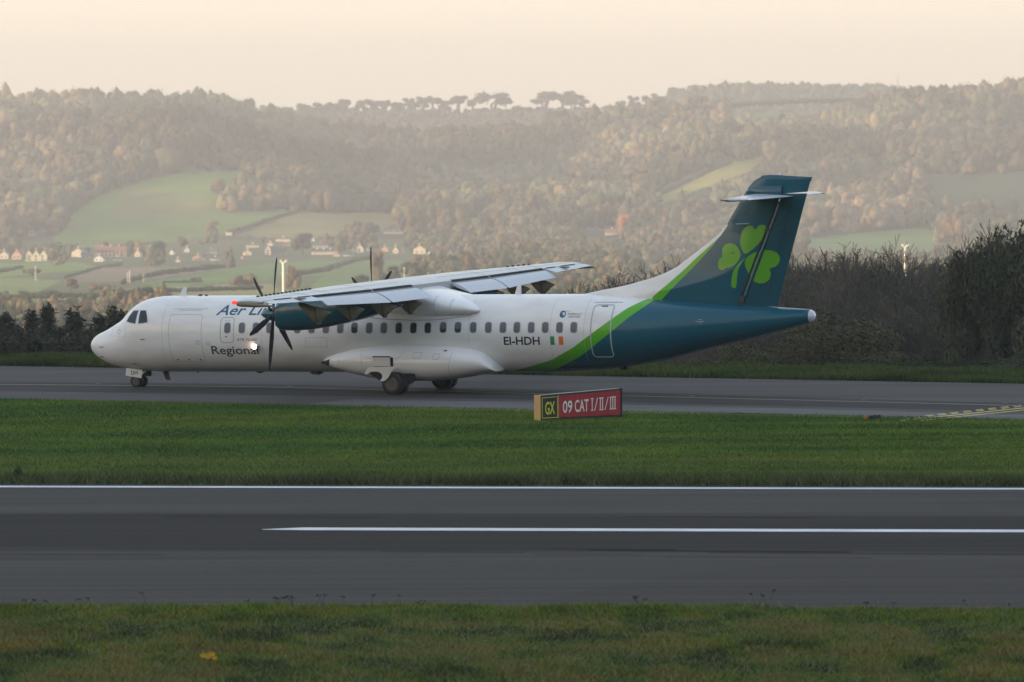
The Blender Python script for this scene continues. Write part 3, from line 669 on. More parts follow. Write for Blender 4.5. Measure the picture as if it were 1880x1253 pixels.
x0,z0=S(1043,583.7); x1=S(1065,583)[0]; text('lettering','AIRLINES',.07,x0,z0,M['slate'],AC,wid=x1-x0)
x0,z0=S(1029,572.2); x1=S(1048,572)[0]; text('lettering','operated by',.03,x0,z0,M['slate'],AC,wid=x1-x0)
x,z=S(1285.5,590.5)
for dx,dz,w_ in ((-.16,0,.3),(-.06,.06,.12),(-.04,-.05,.1)): patch('placard',[bar((x+dx,z+dz),(x+dx+w_,z+dz),.012)],M['frame'],AC,.006)

# antennas and lights
def blade_ant(name,pts,y,t,mt):
    bm=bmesh.new(); a=[bm.verts.new((p[0],y-t,p[1])) for p in pts]; b=[bm.verts.new((p[0],y+t,p[1])) for p in pts]; n_=len(pts)
    bm.faces.new(a); bm.faces.new(b[::-1])
    for i in range(n_): bm.faces.new((a[i],b[i],b[(i+1)%n_],a[(i+1)%n_]))
    bmesh.ops.bevel(bm,geom=list(bm.edges),offset=t*.5,segments=1,affect='EDGES')
    return bm_obj(name,bm,mt,AC)
blade_ant('antenna',[L(329,545),(L(342,545)),L(343,528),L(336.5,528)],0,.025,M['white'])
blade_ant('antenna',[L(945,543),L(957,543),L(957,524),L(950,525)],0,.03,M['white'])
blade_ant('antenna',[L(298.5,680.5),L(309,680.5),L(313.5,698),L(304.5,697.4)],0,.025,M['dark'])
blade_ant('tail_skid',[L(1133,674),L(1152,672),L(1152,679.5),L(1144,680)],0,.06,M['black'])
blade_ant('antenna',[L(363,543.5),L(372,543.5),L(371,540.3),L(366,540.5)],0,.05,M['dark'])
blade_ant('antenna',[L(376,543.5),L(382,543.5),L(381,540.8),L(377,540.8)],0,.04,M['dark'])
blade_ant('drain_mast',[L(360,682),L(365,682),L(364,686),L(362,686)],0,.02,M['steel'])
blade_ant('drain_mast',[L(470,682),L(484,682),L(482,685),L(473,685)],0,.05,M['dark'])
blade_ant('belly_fairing',[L(575,682),L(600,682),L(597,687),L(580,687)],-.3,.15,M['dark'])
def dome(name,c,s,mt,parent):
    bm=bmesh.new(); bmesh.ops.create_uvsphere(bm,u_segments=20,v_segments=12,radius=1)
    for v in bm.verts: v.co=Vector((v.co.x*s[0]+c[0],v.co.y*s[1]+c[1],v.co.z*s[2]+c[2]))
    return bm_obj(name,bm,mt,parent,True)
c,h,wd=fsec(27.15); dome('tail_light',(27.13,0,c),(.25,wd*.98,h*.99),M['dome'],AC)
x,z=S(469,636.5)
lf=bmesh.new(); tube(lf,[(x+.04,-1.36,z),(x+.02,-1.46,z)],[.12,.12],14); lamp=bm_obj('landing_light',lf,M['steel'],AC,True)
dome('bulb',(x-.01,-1.47,z),(.09,.05,.09),M['lamp'],lamp)

# ---------------------------------------------------------------- fin and rudder
leP=[L(*p) for p in [(1060,543),(1100,534),(1145,525.5),(1200,510),(1225,500),(1245,489),(1289,455),(1321,429),(1335,412),(1356,375),(1374,345),(1388,328),(1398,323.5)]]
leP=sorted(set([(z,x) for x,z in leP])); lez=[a for a,_ in leP]; lex=[b for _,b in leP]
xLE=lambda z:float(np.interp(z,lez,lex))
teA=L(1428,560); teB=L(1490,324); xTE=lambda z:teA[0]+(teB[0]-teA[0])*(z-teA[1])/(teB[1]-teA[1])
hA=L(1361,557); hB=L(1426,380); xHG=lambda z:hA[0]+(hB[0]-hA[0])*(z-hA[1])/(hB[1]-hA[1])
ZTOP=L(1433,321)[1]; ZSP=6.62
def fh(x,z):
    le,te=xLE(z),xTE(z); s=max(x-le,0); T=.22-.012*(z-3)
    return T*min(1,(max(s,1e-6)/2.3)**.6)*min(1,(te-x)/1.7+.04)*(min(1,max(0,(ZTOP+.02-z)/.12))**.5)
fyy=lambda x,z:-fh(x,z)
zs=np.concatenate([np.linspace(2.55,3.3,16),np.linspace(3.34,ZTOP-.14,60),ZTOP-np.array([.12,.09,.06,.03,.01,0])])
def surf(name,za,xa,xb,nx,mt,dom=None):
    rows=[]
    for z in za:
        a,b=xa(z),xb(z); s=np.linspace(0,1,nx)**1.35; rows.append([(a+(b-a)*q,z) for q in s])
    v=[];
    for sgn in (-1,1):
        for r in rows:
            for (x,z) in r:
                zz=z+ (0 if z<ZTOP-.14 else -.10*abs(x-25.9)/.9*.6)
                v.append((x,sgn*fh(x,z),zz))
    v=np.array(v); nz=len(za); I=np.arange(2*nz*nx).reshape(2,nz,nx)
    f1=np.stack([I[0,:-1,:-1],I[0,:-1,1:],I[0,1:,1:],I[0,1:,:-1]],-1).reshape(-1,4)
    f2=np.stack([I[1,:-1,:-1],I[1,1:,:-1],I[1,1:,1:],I[1,:-1,1:]],-1).reshape(-1,4)
    c1=np.stack([I[0,:-1,-1],I[1,:-1,-1],I[1,1:,-1],I[0,1:,-1]],-1); c2=np.stack([I[0,-1,:-1],I[0,-1,1:],I[1,-1,1:],I[1,-1,:-1]],-1)
    me=np_mesh(name,v,np.concatenate([f1,f2,c1,c2]),None,True); me.set_sharp_from_angle(angle=math.radians(50)); return me,v
me,v=surf('tail_fin',zs,xLE,lambda z:xHG(z)-.03 if z<ZSP else xTE(z),48,PAINT)
fwg=zx([(1197,551),(1200,545),(1230,518),(1255,495),(1280,471),(1307,447),(1321,433),(1335,412)],lambda a,b:L(a,b,-.15)); fgt=zx([(1216,551),(1220,546),(1250,514),(1275,488),(1300,460),(1322,432.5),(1336,411)],lambda a,b:L(a,b,-.15))
put(me,'fa',np.where(v[:,2]<5.6,v[:,0]-fwg(v[:,2]),1)); put(me,'fb',np.where(v[:,2]<5.6,v[:,0]-fgt(v[:,2]),1))
FIN=link('tail_fin',me,PAINT,AC)
me,v=surf('rudder',np.linspace(2.80,ZSP-.03,40),lambda z:xHG(z)+.05,xTE,24,M['teal']); RUD=link('rudder',me,M['teal'],AC)
bm=bmesh.new(); n_=24   # rounded leading edge of the rudder standing proud beside the gap
pts=[(xHG(z)+.075,z) for z in np.linspace(3.15,6.25,n_)]
for sg in (-1,1):
    tube(bm,[(x+.03,sg*(fh(x,z)-.035),z) for x,z in pts],.075,12)
bm_obj('leading_edge',bm,M['teal'],RUD,True,60)
patch('hinge_gap',[bar((xHG(2.95)-.02,2.95),(xHG(6.3)-.02,6.3),.07)],M['gap'],FIN,.006,yf=fyy,sz=.2)
for zc in (3.05,5.38,6.28):
    bm=bmesh.new(); box(bm,(xHG(zc)+.03,-fh(xHG(zc),zc)-.01,zc),(.20,.06,.10 if zc>3.2 else .24),bev=.012); bm_obj('hinge_bracket',bm,M['dark'],RUD)
patch('trim_tab_gap',[bar(L(1409,547,-.1),L(1452,373,-.1),.012)],M['gap'],RUD,.004,yf=fyy,sz=.3)
def crop6(l): return [L(1200+a/4.475,300+b/4.475,-.16) for a,b in l]
def smooth(pts,n=4):
    P_=np.array(pts); N_=len(P_); o=[]
    for i in range(N_):
        p0,p1,p2,p3=P_[i-1],P_[i],P_[(i+1)%N_],P_[(i+2)%N_]
        for k in range(n):
            t=k/n; o.append(tuple(.5*((2*p1)+(-p0+p2)*t+(2*p0-5*p1+4*p2-p3)*t*t+(-p0+3*p1-3*p2+p3)*t**3)))
    return o
SH=[[(755,745),(722,700),(708,650),(712,600),(728,552),(762,520),(800,512),(832,545),(858,515),(890,507),(916,518),(920,560),(900,605),(860,660),(815,705)],
 [(590,665),(640,660),(685,685),(715,745),(702,795),(665,840),(630,855),(598,860),(570,878),(540,868),(527,830),(537,790),(563,765),(559,720),(570,685)],
 [(755,800),(790,757),(850,727),(900,716),(960,718),(1005,738),(1028,778),(1020,820),(990,852),(948,868),(955,910),(940,958),(900,985),(855,985),(812,960),(780,905),(757,850)],
 [(752,785),(710,850),(692,920),(685,1000),(675,1025),(650,1020),(643,985),(655,900),(690,840),(738,790)]]
for k,s in enumerate(SH):
    patch('shamrock_leaf' if k<3 else 'shamrock_stem',[crop6(smooth(s))],M['green'],FIN,.004 if k!=2 else .0045,yf=fyy,sz=.1,sx=.1)
for (a,b) in ((L(1356,411),L(1381,411)),(L(1430,422.5),L(1455,424))):
    bm=bmesh.new(); box(bm,((a[0]+b[0])/2,-.24,a[1]),(b[0]-a[0],.10,.03),bev=.01); bm_obj('fin_fairing',bm,M['wing'] if a[0]<25.5 else M['teal'],FIN)
for q in ((1372,385),(1369,394),(1356,430),(1345,465),(1318,510)):
    x,z=L(*q,-.18); bm=bmesh.new(); box(bm,(x,fyy(x,z)-.008,z),(.09,.016,.03)); bm_obj('fin_marker',bm,M['dark'],FIN)
# ---------------------------------------------------------------- aerofoil surfaces
def foil(n=14,T=.12,camber=.0):
    b=np.linspace(0,math.pi,n); xc=(1-np.cos(b))/2
    yt=5*T*(.2969*np.sqrt(xc)-.126*xc-.3516*xc**2+.2843*xc**3-.1036*xc**4); yc=camber*4*xc*(1-xc)
    return xc,yc+yt,yc-yt
def foil_ring(xle,ch,y,z,T,cam=0.,inc=0.,f0=0.,f1=1.,n=16):
    """closed section, upper surface from f1 back to f0 then the lower one"""
    xc,u,l=foil(60,T,cam); q=f0+(f1-f0)*(1-np.cos(np.linspace(0,math.pi,n)))/2
    uu=np.interp(q,xc,u); ll=np.interp(q,xc,l)
    pts=[(q[i],uu[i]) for i in range(n-1,-1,-1)]+[(q[i],ll[i]) for i in range(0 if f0>0 else 1,n)]
    ci,si=math.cos(inc),math.sin(inc)
    return [(xle+ch*(a*ci+b*si),y,z+ch*(b*ci-a*si)) for a,b in pts]
for sg in (-1,1):                                       # tailplanes
    rg=[]; re=[]
    for s in (.0,.35,.7,.97,1.0):
        y=sg*(.12+3.53*s); le=25.02+.50*s; te=26.74-.25*s; T=.11*(1 if s<1 else .35); z=6.50
        rg.append(foil_ring(le,te-le,y,z,T,f1=.64)); 
        re.append(foil_ring(le,te-le,y,z+.003,T,f0=.665,f1=1.0,n=8))
    bm=bmesh.new(); loft(bm,rg); o=bm_obj('tailplane',bm,M['wing'],AC,True,40)
    bm=bmesh.new(); loft(bm,re); bm_obj('elevator',bm,M['flap'],o,True,40)
    bm=bmesh.new(); box(bm,(25.62,sg*3.66,6.50),(.30,.06,.05),bev=.02); box(bm,(26.0,sg*3.60,6.50),(.9,.05,.04),bev=.015); bm_obj('tip_horn',bm,M['under'],o)
    for y in (1.2,2.3,3.2):
        bm=bmesh.new(); tube(bm,[(26.68-.07*y,sg*y,6.48),(26.86-.07*y,sg*y,6.47)],.006,5); bm_obj('static_wick',bm,M['dark'],o)
bm=bmesh.new()
rr=[]
for x,t_,zt,zb in ((25.02,.03,6.76,6.62),(25.12,.14,6.84,6.50),(25.5,.24,6.86,6.42),(26.1,.25,6.86,6.42),(26.32,.22,6.86,6.42)):
    rr.append([(x,t_*math.cos(a)*(1 if 1 else 0),(zt+zb)/2+(zt-zb)/2*max(-1,min(1,1.3*math.sin(a)))) for a in np.linspace(0,2*math.pi,20,endpoint=False)])
loft(bm,rr); bm_obj('tailplane_fairing',bm,M['teal'],FIN,True,50)
dome('beacon',(L(1433,321)[0],0,ZTOP+.01),(.07,.04,.05),M['dome'],FIN)

ZR,ZTP=3.575,3.68                                        # leading-edge heights, root and tip
def wst(y):
    a=abs(y); s=max(0,(a-4.9)/8.6); le=11.38+.92*s; ch=2.60-1.22*s; z=ZR+(ZTP-ZR)*s; T=.178-.045*s; inc=math.radians(3.0-1.2*s); return le,ch,z,T,inc
for sg in (-1,1):
    ys=[0,1.4,2.5,3.9,4.9,6.5,8,9.7,11.5,13.0,13.35,13.5]
    rg=[]
    for y in ys:
        le,ch,z,T,inc=wst(y)
        if y>13.3: k={13.35:.80,13.5:.35}[y]; T*=k; le+= .06 if y>13.4 else 0; ch-=.1 if y>13.4 else 0
        rg.append(foil_ring(le,ch,sg*y,z,T,.025,inc,f1=.735,n=20))
    bm=bmesh.new(); loft(bm,rg); WG=bm_obj('wing',bm,M['wing'],AC,True,40)
    def wpt(y,f,dz=0.,up=True):
        le,ch,z,T,inc=wst(y); xc,u,l=foil(60,T,.025); h_=np.interp(f,xc,u if up else l)
        return (le+ch*(f*math.cos(inc)+h_*math.sin(inc)),sg*y,z+ch*(h_*math.cos(inc)-f*math.sin(inc))+dz)
    # flaps, lowered
    for (ya,yb) in ((1.62,4.85),(4.98,9.65)):
        rr=[]
        for y in np.linspace(ya,yb,4):
            le,ch,z,T,inc=wst(y); p=wpt(y,.735,0,True); q=wpt(y,.735,0,False)
            rr.append(foil_ring(p[0]+.02,ch*.30,sg*y,(p[2]*.72+q[2]*.28)-.035,.15,.02,math.radians(24)))
        bm=bmesh.new(); loft(bm,rr); o=bm_obj('flap',bm,M['flap'],WG,True,40)
    # aileron with a small gap, and its tab
    rr=[]
    for y in (9.75,11.4,12.9,13.4):
        le,ch,z,T,inc=wst(y); T*=(.6 if y>13.3 else 1); rr.append(foil_ring(le,ch,sg*y,z-.006,T,.025,inc,f0=.755,f1=1.0,n=8))
    bm=bmesh.new(); loft(bm,rr); AIL=bm_obj('aileron',bm,M['flap'],WG,True,40)
    for y0,y1 in ((9.9,10.8),(11.3,12.6)):
        a=wpt(y0,.745,.012);b=wpt(y1,.745,.012); bm=bmesh.new(); tube(bm,[a,b],.014,4); bm_obj('hinge_line',bm,M['gap'],AIL)
    a=wpt(11.1,.86,.0); bm=bmesh.new(); box(bm,(a[0],a[1],a[2]+.02),(.42,.22,.05),bev=.02); bm_obj('tab_fairing',bm,M['under'],AIL)
    # spar joint lines on the upper skin
    for f in (.15,.52):
        bm=bmesh.new(); tube(bm,[wpt(y,f,.001) for y in np.linspace(1.6,13.0,14)],.006,4); bm_obj('skin_joint',bm,M['line'],WG)
    for y in (4.9,9.7,8.0):
        bm=bmesh.new(); tube(bm,[wpt(y,f,.001) for f in np.linspace(.15,.73,8)],.006,4); bm_obj('skin_joint',bm,M['line'],WG)
    for (ya,yb) in ((1.65,4.86),(4.97,9.66)):
        bm=bmesh.new(); n_=8; q0=[wpt(y,.70,.004) for y in np.linspace(ya,yb,n_)]; q1=[wpt(y,.737,.002) for y in np.linspace(ya,yb,n_)]
        a_=[bm.verts.new(p) for p in q0]; b_=[bm.verts.new(p) for p in q1]; c_=[bm.verts.new((p[0]+.012,p[1],p[2]-.05)) for p in q1]
        for i in range(n_-1): bm.faces.new((a_[i],a_[i+1],b_[i+1],b_[i])); bm.faces.new((b_[i],b_[i+1],c_[i+1],c_[i]))
        bm_obj('flap_gap',bm,M['gap'],WG)
    # vortex generators
    for k in range(14 if sg<0 else 5):
        y=7.4+.36*k if sg<0 else 8.9+.42*k; p=wpt(min(y,12.6),.22); R_=Matrix.Rotation(math.radians(18),3,'Z'); bm=bmesh.new(); box(bm,(p[0],p[1],p[2]+.02),(.10,.025,.055),R_); bm_obj('vortex_generator',bm,M['dark'],WG)
    # flap track fairings
    for y in (2.45,4.55,7.0,9.45):
        le,ch,z,T,inc=wst(y); te=le+ch; rr=[]; up=z-.20
        for x,t_,zt,zb in ((te-1.1,.04,up+.05,up-.08),(te-.85,.11,up,up-.32),(te-.6,.14,up-.08,up-.58),(te-.46,.145,up-.1,up-.68),(te-.40,.145,up-.12,up-.68),(te-.25,.11,up-.18,up-.55),(te-.08,.06,up-.24,up-.40),(te+.04,.02,up-.28,up-.33)):
            rr.append([(x,sg*y+t_*math.cos(a),(zt+zb)/2+(zt-zb)/2*math.sin(a)) for a in np.linspace(0,2*math.pi,16,endpoint=False)])
        bm=bmesh.new(); loft(bm,rr); fo=bm_obj('flap_track_fairing',bm,M['under'],WG,True,60)
        bm=bmesh.new(); box(bm,(te-.43,sg*y,up-.42),(.02,.294,.54),Matrix.Rotation(math.radians(-8),3,'Y')); bm_obj('fairing_joint',bm,M['dark'],fo)
    # tip light and tip rail
    p=wpt(13.45,.0); 
    dome('navigation_light',(p[0]+.05,sg*13.50,p[2]+.0),(.11,.09,.065),M['red'] if sg<0 else M['dome'],WG)
    rr=[]
    for x,t_,hh in ((12.42,.05,.07),(12.6,.10,.09),(13.2,.09,.07),(13.75,.02,.02)):
        rr.append([(x,sg*13.47+t_*math.cos(a),ZTP-.05+(12.42-x)*.06+hh*math.sin(a)) for a in np.linspace(0,2*math.pi,14,endpoint=False)])
    bm=bmesh.new(); loft(bm,rr); bm_obj('wing_tip',bm,M['under'],WG,True,60)
    for y in (10.2,11.2,12.2,13.1):
        p=wpt(y,1.0); bm=bmesh.new(); tube(bm,[p,(p[0]+.2,p[1],p[2]-.02)],.006,5); bm_obj('static_wick',bm,M['dark'],AIL)
    # ------------------------------------------------ engine
    yc=sg*4.05; rr=[]
    prof=[(9.36,.34,3.16,2.36),(9.42,.44,3.28,2.28),(9.6,.50,3.38,2.245),(10.0,.54,3.46,2.235),(10.6,.55,3.50,2.27),(11.3,.54,3.52,2.37),(12.0,.50,3.5,2.50),(12.7,.42,3.42,2.66),(13.3,.30,3.30,2.84),(13.8,.14,3.2,3.0),(14.0,.04,3.14,3.06)]
    for x,t_,zt,zb in prof:
        rr.append([(x,yc+t_*np.sign(math.cos(a))*abs(math.cos(a))**.85,(zt+zb)/2+(zt-zb)/2*np.sign(math.sin(a))*abs(math.sin(a))**.85) for a in np.linspace(0,2*math.pi,32,endpoint=False)])
    bm=bmesh.new(); loft(bm,rr); NA=bm_obj('engine_nacelle',bm,M['teal'],AC,True,50)
    bm=bmesh.new(); rr=[[(x,yc+r_*1.2*math.cos(a),2.50+r_*.62*math.sin(a)) for a in np.linspace(0,2*math.pi,20,endpoint=False)] for x,r_ in ((9.50,.22),(9.34,.24),(9.33,.20),(9.48,.16))]
    loft(bm,rr); bm_obj('air_intake',bm,M['dark'],NA,True,60)
    bm=bmesh.new(); tube(bm,[(12.3,yc-sg*.42,3.12),(12.75,yc-sg*.58,3.10)],[.17,.15],16); bm_obj('exhaust',bm,M['dark'],NA,True,50)
    bm=bmesh.new(); box(bm,(10.9,yc,3.56),(.6,.16,.10),bev=.04); bm_obj('nacelle_vent',bm,M['teal'],NA)
    # oil cooler panels
    for xx in (10.25,11.25):
        bm=bmesh.new(); rr=[]
        a_=np.linspace(math.radians(200 if sg<0 else 200),math.radians(340),18)
        j=[np.interp(xx,[p[0] for p in prof],[p[k] for p in prof]) for k in (1,2,3)]
        tube(bm,[(xx,yc+(j[0]+.003)*math.cos(a),(j[1]+j[2])/2+((j[1]-j[2])/2+.003)*math.sin(a)) for a in np.linspace(math.radians(100),math.radians(260),24)],.006,4); bm_obj('cowl_joint',bm,M['gap'],NA)
    PRP=bpy.data.objects.new('propeller',None); COL.objects.link(PRP); PRP.parent=AC; PRP.location=(9.12,yc,2.80); PRP.empty_display_size=.2
    bm=bmesh.new(); rr=[[(x,r_*math.cos(a),r_*math.sin(a)) for a in np.linspace(0,2*math.pi,24,endpoint=False)] for x,r_ in ((-.42,.012),(-.40,.05),(-.33,.11),(-.18,.19),(0,.235),(.12,.25),(.26,.25))]
    loft(bm,rr); bm_obj('spinner',bm,M['teal'],PRP,True,60)
    bm=bmesh.new(); tube(bm,[(.14,0,0),(.30,0,0)],[.27,.30],20); bm_obj('hub',bm,M['black'],PRP)
    ph=math.radians(-9 if sg<0 else 4)
    for k in range(6):
        bm=bmesh.new(); rr=[]
        for r_,ch,tw,th in ((.20,.11,-45,.10),(.34,.12,-40,.09),(.5,.15,-32,.05),(.8,.20,-22,.032),(1.2,.22,-12,.024),(1.6,.19,-5,.016),(1.85,.13,-2,.012),(1.955,.05,-1,.008)):
            tw=math.radians(tw); sw=.10*(r_/1.96)**2
            cs=[]
            for a in np.linspace(0,2*math.pi,14,endpoint=False):
                c_=ch/2*math.cos(a)+sw; t_=th/2*math.sin(a)
                cs.append((c_*math.sin(tw)+t_*math.cos(tw)+.02, c_*math.cos(tw)-t_*math.sin(tw), r_))
            rr.append(cs)
        R_=Matrix.Rotation(ph+k*math.pi/3,4,'X')
        loft(bm,rr); bmesh.ops.transform(bm,matrix=R_,verts=bm.verts); bm_obj('blade',bm,M['black'],PRP,True,50)
# wing to fuselage fairing
rr=[]
for x,wd,zt,zb in ((10.75,.3,3.24,3.0),(10.95,.9,3.45,2.8),(11.3,1.25,3.66,2.62),(12.0,1.44,3.74,2.50),(13.2,1.50,3.56,2.45),(14.0,1.50,3.34,2.46),(14.6,1.50,3.20,2.50),(15.1,1.48,3.08,2.55),(15.4,1.42,2.94,2.60),(15.56,1.30,2.84,2.66),(15.62,1.1,2.8,2.70)):
    rr.append([(x,wd*np.sign(math.cos(a))*abs(math.cos(a))**.62,(zt+zb)/2+(zt-zb)/2*np.sign(math.sin(a))*abs(math.sin(a))**.8) for a in np.linspace(0,2*math.pi,48,endpoint=False)])
bm=bmesh.new(); loft(bm,rr); WF=bm_obj('wing_fairing',bm,M['white'],AC,True,50)
for k_ in (4,5,6):
    bm=bmesh.new(); q=rr[k_][17:33]; tube(bm,[(p[0]+.02,p[1]*1.002-.002,p[2]) for p in q],.007,4); bm_obj('fairing_joint',bm,M['line'],WF)
bm=bmesh.new(); tube(bm,[(x_,-1.452,fz_) for x_,fz_ in ((11.2,2.60),(12.0,2.49),(13.2,2.44),(14.0,2.45),(14.6,2.50),(15.1,2.56),(15.4,2.62))],.010,4); bm_obj('seal_line',bm,M['gap'],WF)
# ---------------------------------------------------------------- landing gear
podx=[9.62,9.72,9.9,10.2,10.7,11.3,12,12.8,13.6,14.4,15.1,15.7,16.1,16.4,16.65]
pt=[L(*p,-1.9) for p in [(577,664.5),(583,659.5),(590,656.5),(604,651.5),(637,642.3),(675,637.2),(732,636),(809,637),(847,641),(876,650),(889,662.5),(896.5,671),(902,681)]]
pb=[L(*p,-1.9) for p in [(577,665.5),(582,671),(589,675),(627,687),(675,697.5),(694,700.6),(771,702.5),(799,700.8),(847,695),(880,688),(902,684)]]
ptf=pchip(*zip(*mono(pt))); pbf=pchip(*zip(*mono(pb)))
pw=pchip([9.6,9.75,10.1,10.8,11.8,13,14.3,15.2,15.9,16.4,16.7],[.02,.16,.34,.58,.80,.88,.88,.80,.66,.48,.30])
PYC=1.12; x0p,x1p=pt[0][0],pt[-1][0]
def pod_y(x,z):
    t,b=float(ptf(x)),float(pbf(x)); c=(t+b)/2; h=max((t-b)/2,.01); q=min(abs(z-c)/h,.999); return -(PYC+float(pw(x)-.0)*(1-q**2.2)**(1/2.2))-.0
def Hp(px,py):
    y=-1.4
    for _ in range(20):
        x,z=L(px,py,y); y=.6*y+.4*pod_y(x,z)
    return x,z
for sg in (-1,1):
    rr=[]
    for x in np.concatenate([[x0p+.005,x0p+.03,x0p+.08],np.linspace(x0p+.15,x1p-.02,60)]):
        t,b=float(ptf(x)),float(pbf(x)); wd=float(pw(x))
        rr.append([(x,sg*(PYC+wd*np.sign(math.cos(a))*abs(math.cos(a))**(2/2.2)),(t+b)/2+max((t-b)/2,.008)*np.sign(math.sin(a))*abs(math.sin(a))**(2/2.2)) for a in np.linspace(0,2*math.pi,48,endpoint=False)])
    bm=bmesh.new(); loft(bm,rr); GF=bm_obj('gear_fairing',bm,M['white'],AC,True,60)
    if sg<0:
        patch('fairing_marking',[[Hp(588.5,666),Hp(606,659.5),Hp(604.5,667),Hp(608,674.5)]],M['ink'],GF,.01,yf=pod_y,sx=.08,sz=.05)
        for a,b in (((657,641),(663,676)),((613,651),(612,680)),((745,638),(727,664)),((828,640),(822,690))):
            pa=L(*a,-1.95);pb_=L(*b,-1.95); patch('fairing_joint',[bar(pa,pb_,.011)],M['line'],GF,.006,yf=pod_y,sz=.1)
        a=L(765,651,-1.95); patch('hatch',ring_loops(a[0]-.15,a[0]+.15,a[1]-.14,a[1]+.06,.02,.010),M['line'],GF,.006,yf=pod_y)
        a=L(800,654,-1.95); patch('hatch',ring_loops(a[0]-.12,a[0]+.12,a[1]-.12,a[1]+.08,.02,.010),M['line'],GF,.006,yf=pod_y)
        a=L(813,645,-1.95); patch('drain',[rrect(a[0]-.06,a[0]+.06,a[1]-.02,a[1]+.02,.015)],M['ink'],GF,.008,yf=pod_y)
def wheel(parent,x,y,r,wd,side):
    gz=ground_z(x,y); c=Vector((x,y,gz+r-.01))
    bm=bmesh.new(); rr=[]
    for t_,q in ((-.5,.62),(-.5,.80),(-.42,.94),(-.25,.995),(0,1),(.25,.995),(.42,.94),(.5,.80),(.5,.62)):
        rr.append([(c.x+r*q*math.cos(a),c.y+t_*wd,c.z+r*q*math.sin(a)) for a in np.linspace(0,2*math.pi,36,endpoint=False)])
    loft(bm,rr,cap=False); W_=bm_obj('wheel',bm,M['black'],parent,True,50)
    bm=bmesh.new(); rr=[]
    for t_,q in ((-.50,.62),(-.40,.58),(-.34,.30),(-.42,.22),(-.42,.01)):
        rr.append([(c.x+r*q*math.cos(a),c.y+t_*wd,c.z+r*q*math.sin(a)) for a in np.linspace(0,2*math.pi,28,endpoint=False)])
    for t_,q in ((.42,.01),(.34,.30),(.40,.58),(.50,.62)): rr.append([(c.x+r*q*math.cos(a),c.y+t_*wd,c.z+r*q*math.sin(a)) for a in np.linspace(0,2*math.pi,28,endpoint=False)])
    loft(bm,rr); bm_obj('rim',bm,M['rim'],W_,True,40)
    return c
for sg in (-1,1):
    g_=bpy.data.objects.new('main_landing_gear',None); COL.objects.link(g_); g_.parent=AC; g_.empty_display_size=.2
    c1=wheel(g_,XM-.06,sg*1.84,.39,.28,sg); c2=wheel(g_,XM-.06,sg*2.26,.39,.28,sg)
    bm=bmesh.new(); tube(bm,[c1,c2],.07,12); tube(bm,[(XM-.45,sg*1.7,1.0),(XM-.25,sg*2.03,.62),((c1+c2)/2)],[.09,.08,.07],10); tube(bm,[(XM-.1,sg*1.5,1.1),((c1+c2)/2+Vector((0,0,.05)))],[.08,.05],10); bm_obj('gear_leg',bm,M['dark'],g_,True,40)
def plate(name,pxs,y,t,mt,parent,y2=None):
    q=smooth([L(*p,y) for p in pxs],3) if len(pxs)>6 else [L(*p,y) for p in pxs]
    bm=bmesh.new(); es=[]
    for yy in (y-t,y+t):
        pass
    b2=flat_bm([q]); fs=list(b2.faces)
    for v in b2.verts: v.co.y=y-t
    r=bmesh.ops.extrude_face_region(b2,geom=fs); 
    for v in [g for g in r['geom'] if isinstance(g,bmesh.types.BMVert)]: v.co.y=y+t
    bm.free(); return bm_obj(name,b2,mt,parent)
def c3(l): return [(640+a/7.833,640+b/7.833) for a,b in l]
GL=[o for o in AC.children if o.name.startswith('main_landing_gear')][0]
bm=bmesh.new(); a=L(684,656,-2.05); b=L(716,673.5,-2.05); 
box(bm,((a[0]+b[0])/2,-2.02,(a[1]+b[1])/2),(b[0]-a[0],.04,a[1]-b[1]),bev=.012); bm_obj('gear_door',bm,M['white'],GL)
plate('gear_door_gap_shade',[(684,654.3),(716,654.3),(716,656.2),(684,656.2)],-2.03,.012,M['gap'],GL)  # dark strips: gap lines with the door's edge shading painted in
plate('gear_door_gap_shade',[(685,673),(718,673),(718,674.6),(685,674.6)],-2.05,.012,M['gap'],GL)
plate('gear_door_gap_shade',[(713,655.5),(720.5,657),(722,674),(714,674)],-1.99,.02,M['gap'],GL)
plate('gear_leg_fairing',c3([(235,360),(262,300),(310,268),(400,266),(560,264),(688,262),(650,300),(612,345),(585,400),(548,445),(500,472),(455,462),(482,430),(487,395),(470,360),(430,340),(375,332),(310,345),(265,375)]),-2.46,.02,M['white'],GL)
plate('wheel_well_shade',c3([(300,345),(480,330),(760,250),(900,300),(960,420),(880,520),(560,520),(420,440)]),-1.88,.02,M['gap'],GL)  # flat dark plate painted as the deep shade inside the wheel well
ng=bpy.data.objects.new('nose_landing_gear',None); COL.objects.link(ng); ng.parent=AC; ng.empty_display_size=.2
c1=wheel(ng,1.86,-.20,.225,.17,-1); c2=wheel(ng,1.86,.20,.225,.17,1)
bm=bmesh.new(); tube(bm,[c1,c2],.04,10); tube(bm,[(1.86,0,.8),((c1+c2)/2)],.06,12); tube(bm,[(2.35,0,.75),((c1+c2)/2+Vector((0,0,.15)))],.03,8); bm_obj('gear_leg',bm,M['steel'],ng,True,40)
ND=plate('nose_gear_door',[(232,675.8),(261.8,679.7),(259.6,694.8),(230.9,689.8)],-.42,.012,M['white'],ng)
plate('nose_gear_door',[(262,678),(278.5,680),(278,691),(263,690)],.15,.02,M['dark'],ng)
x0,z0=L(240.6,688.4,-.44); x1=L(252.4,689,-.44)[0]; text('registration','DH',.145,x0,z0,M['ink'],ND,.0,yf=lambda x,z:-.436,wid=x1-x0,bold=.01)
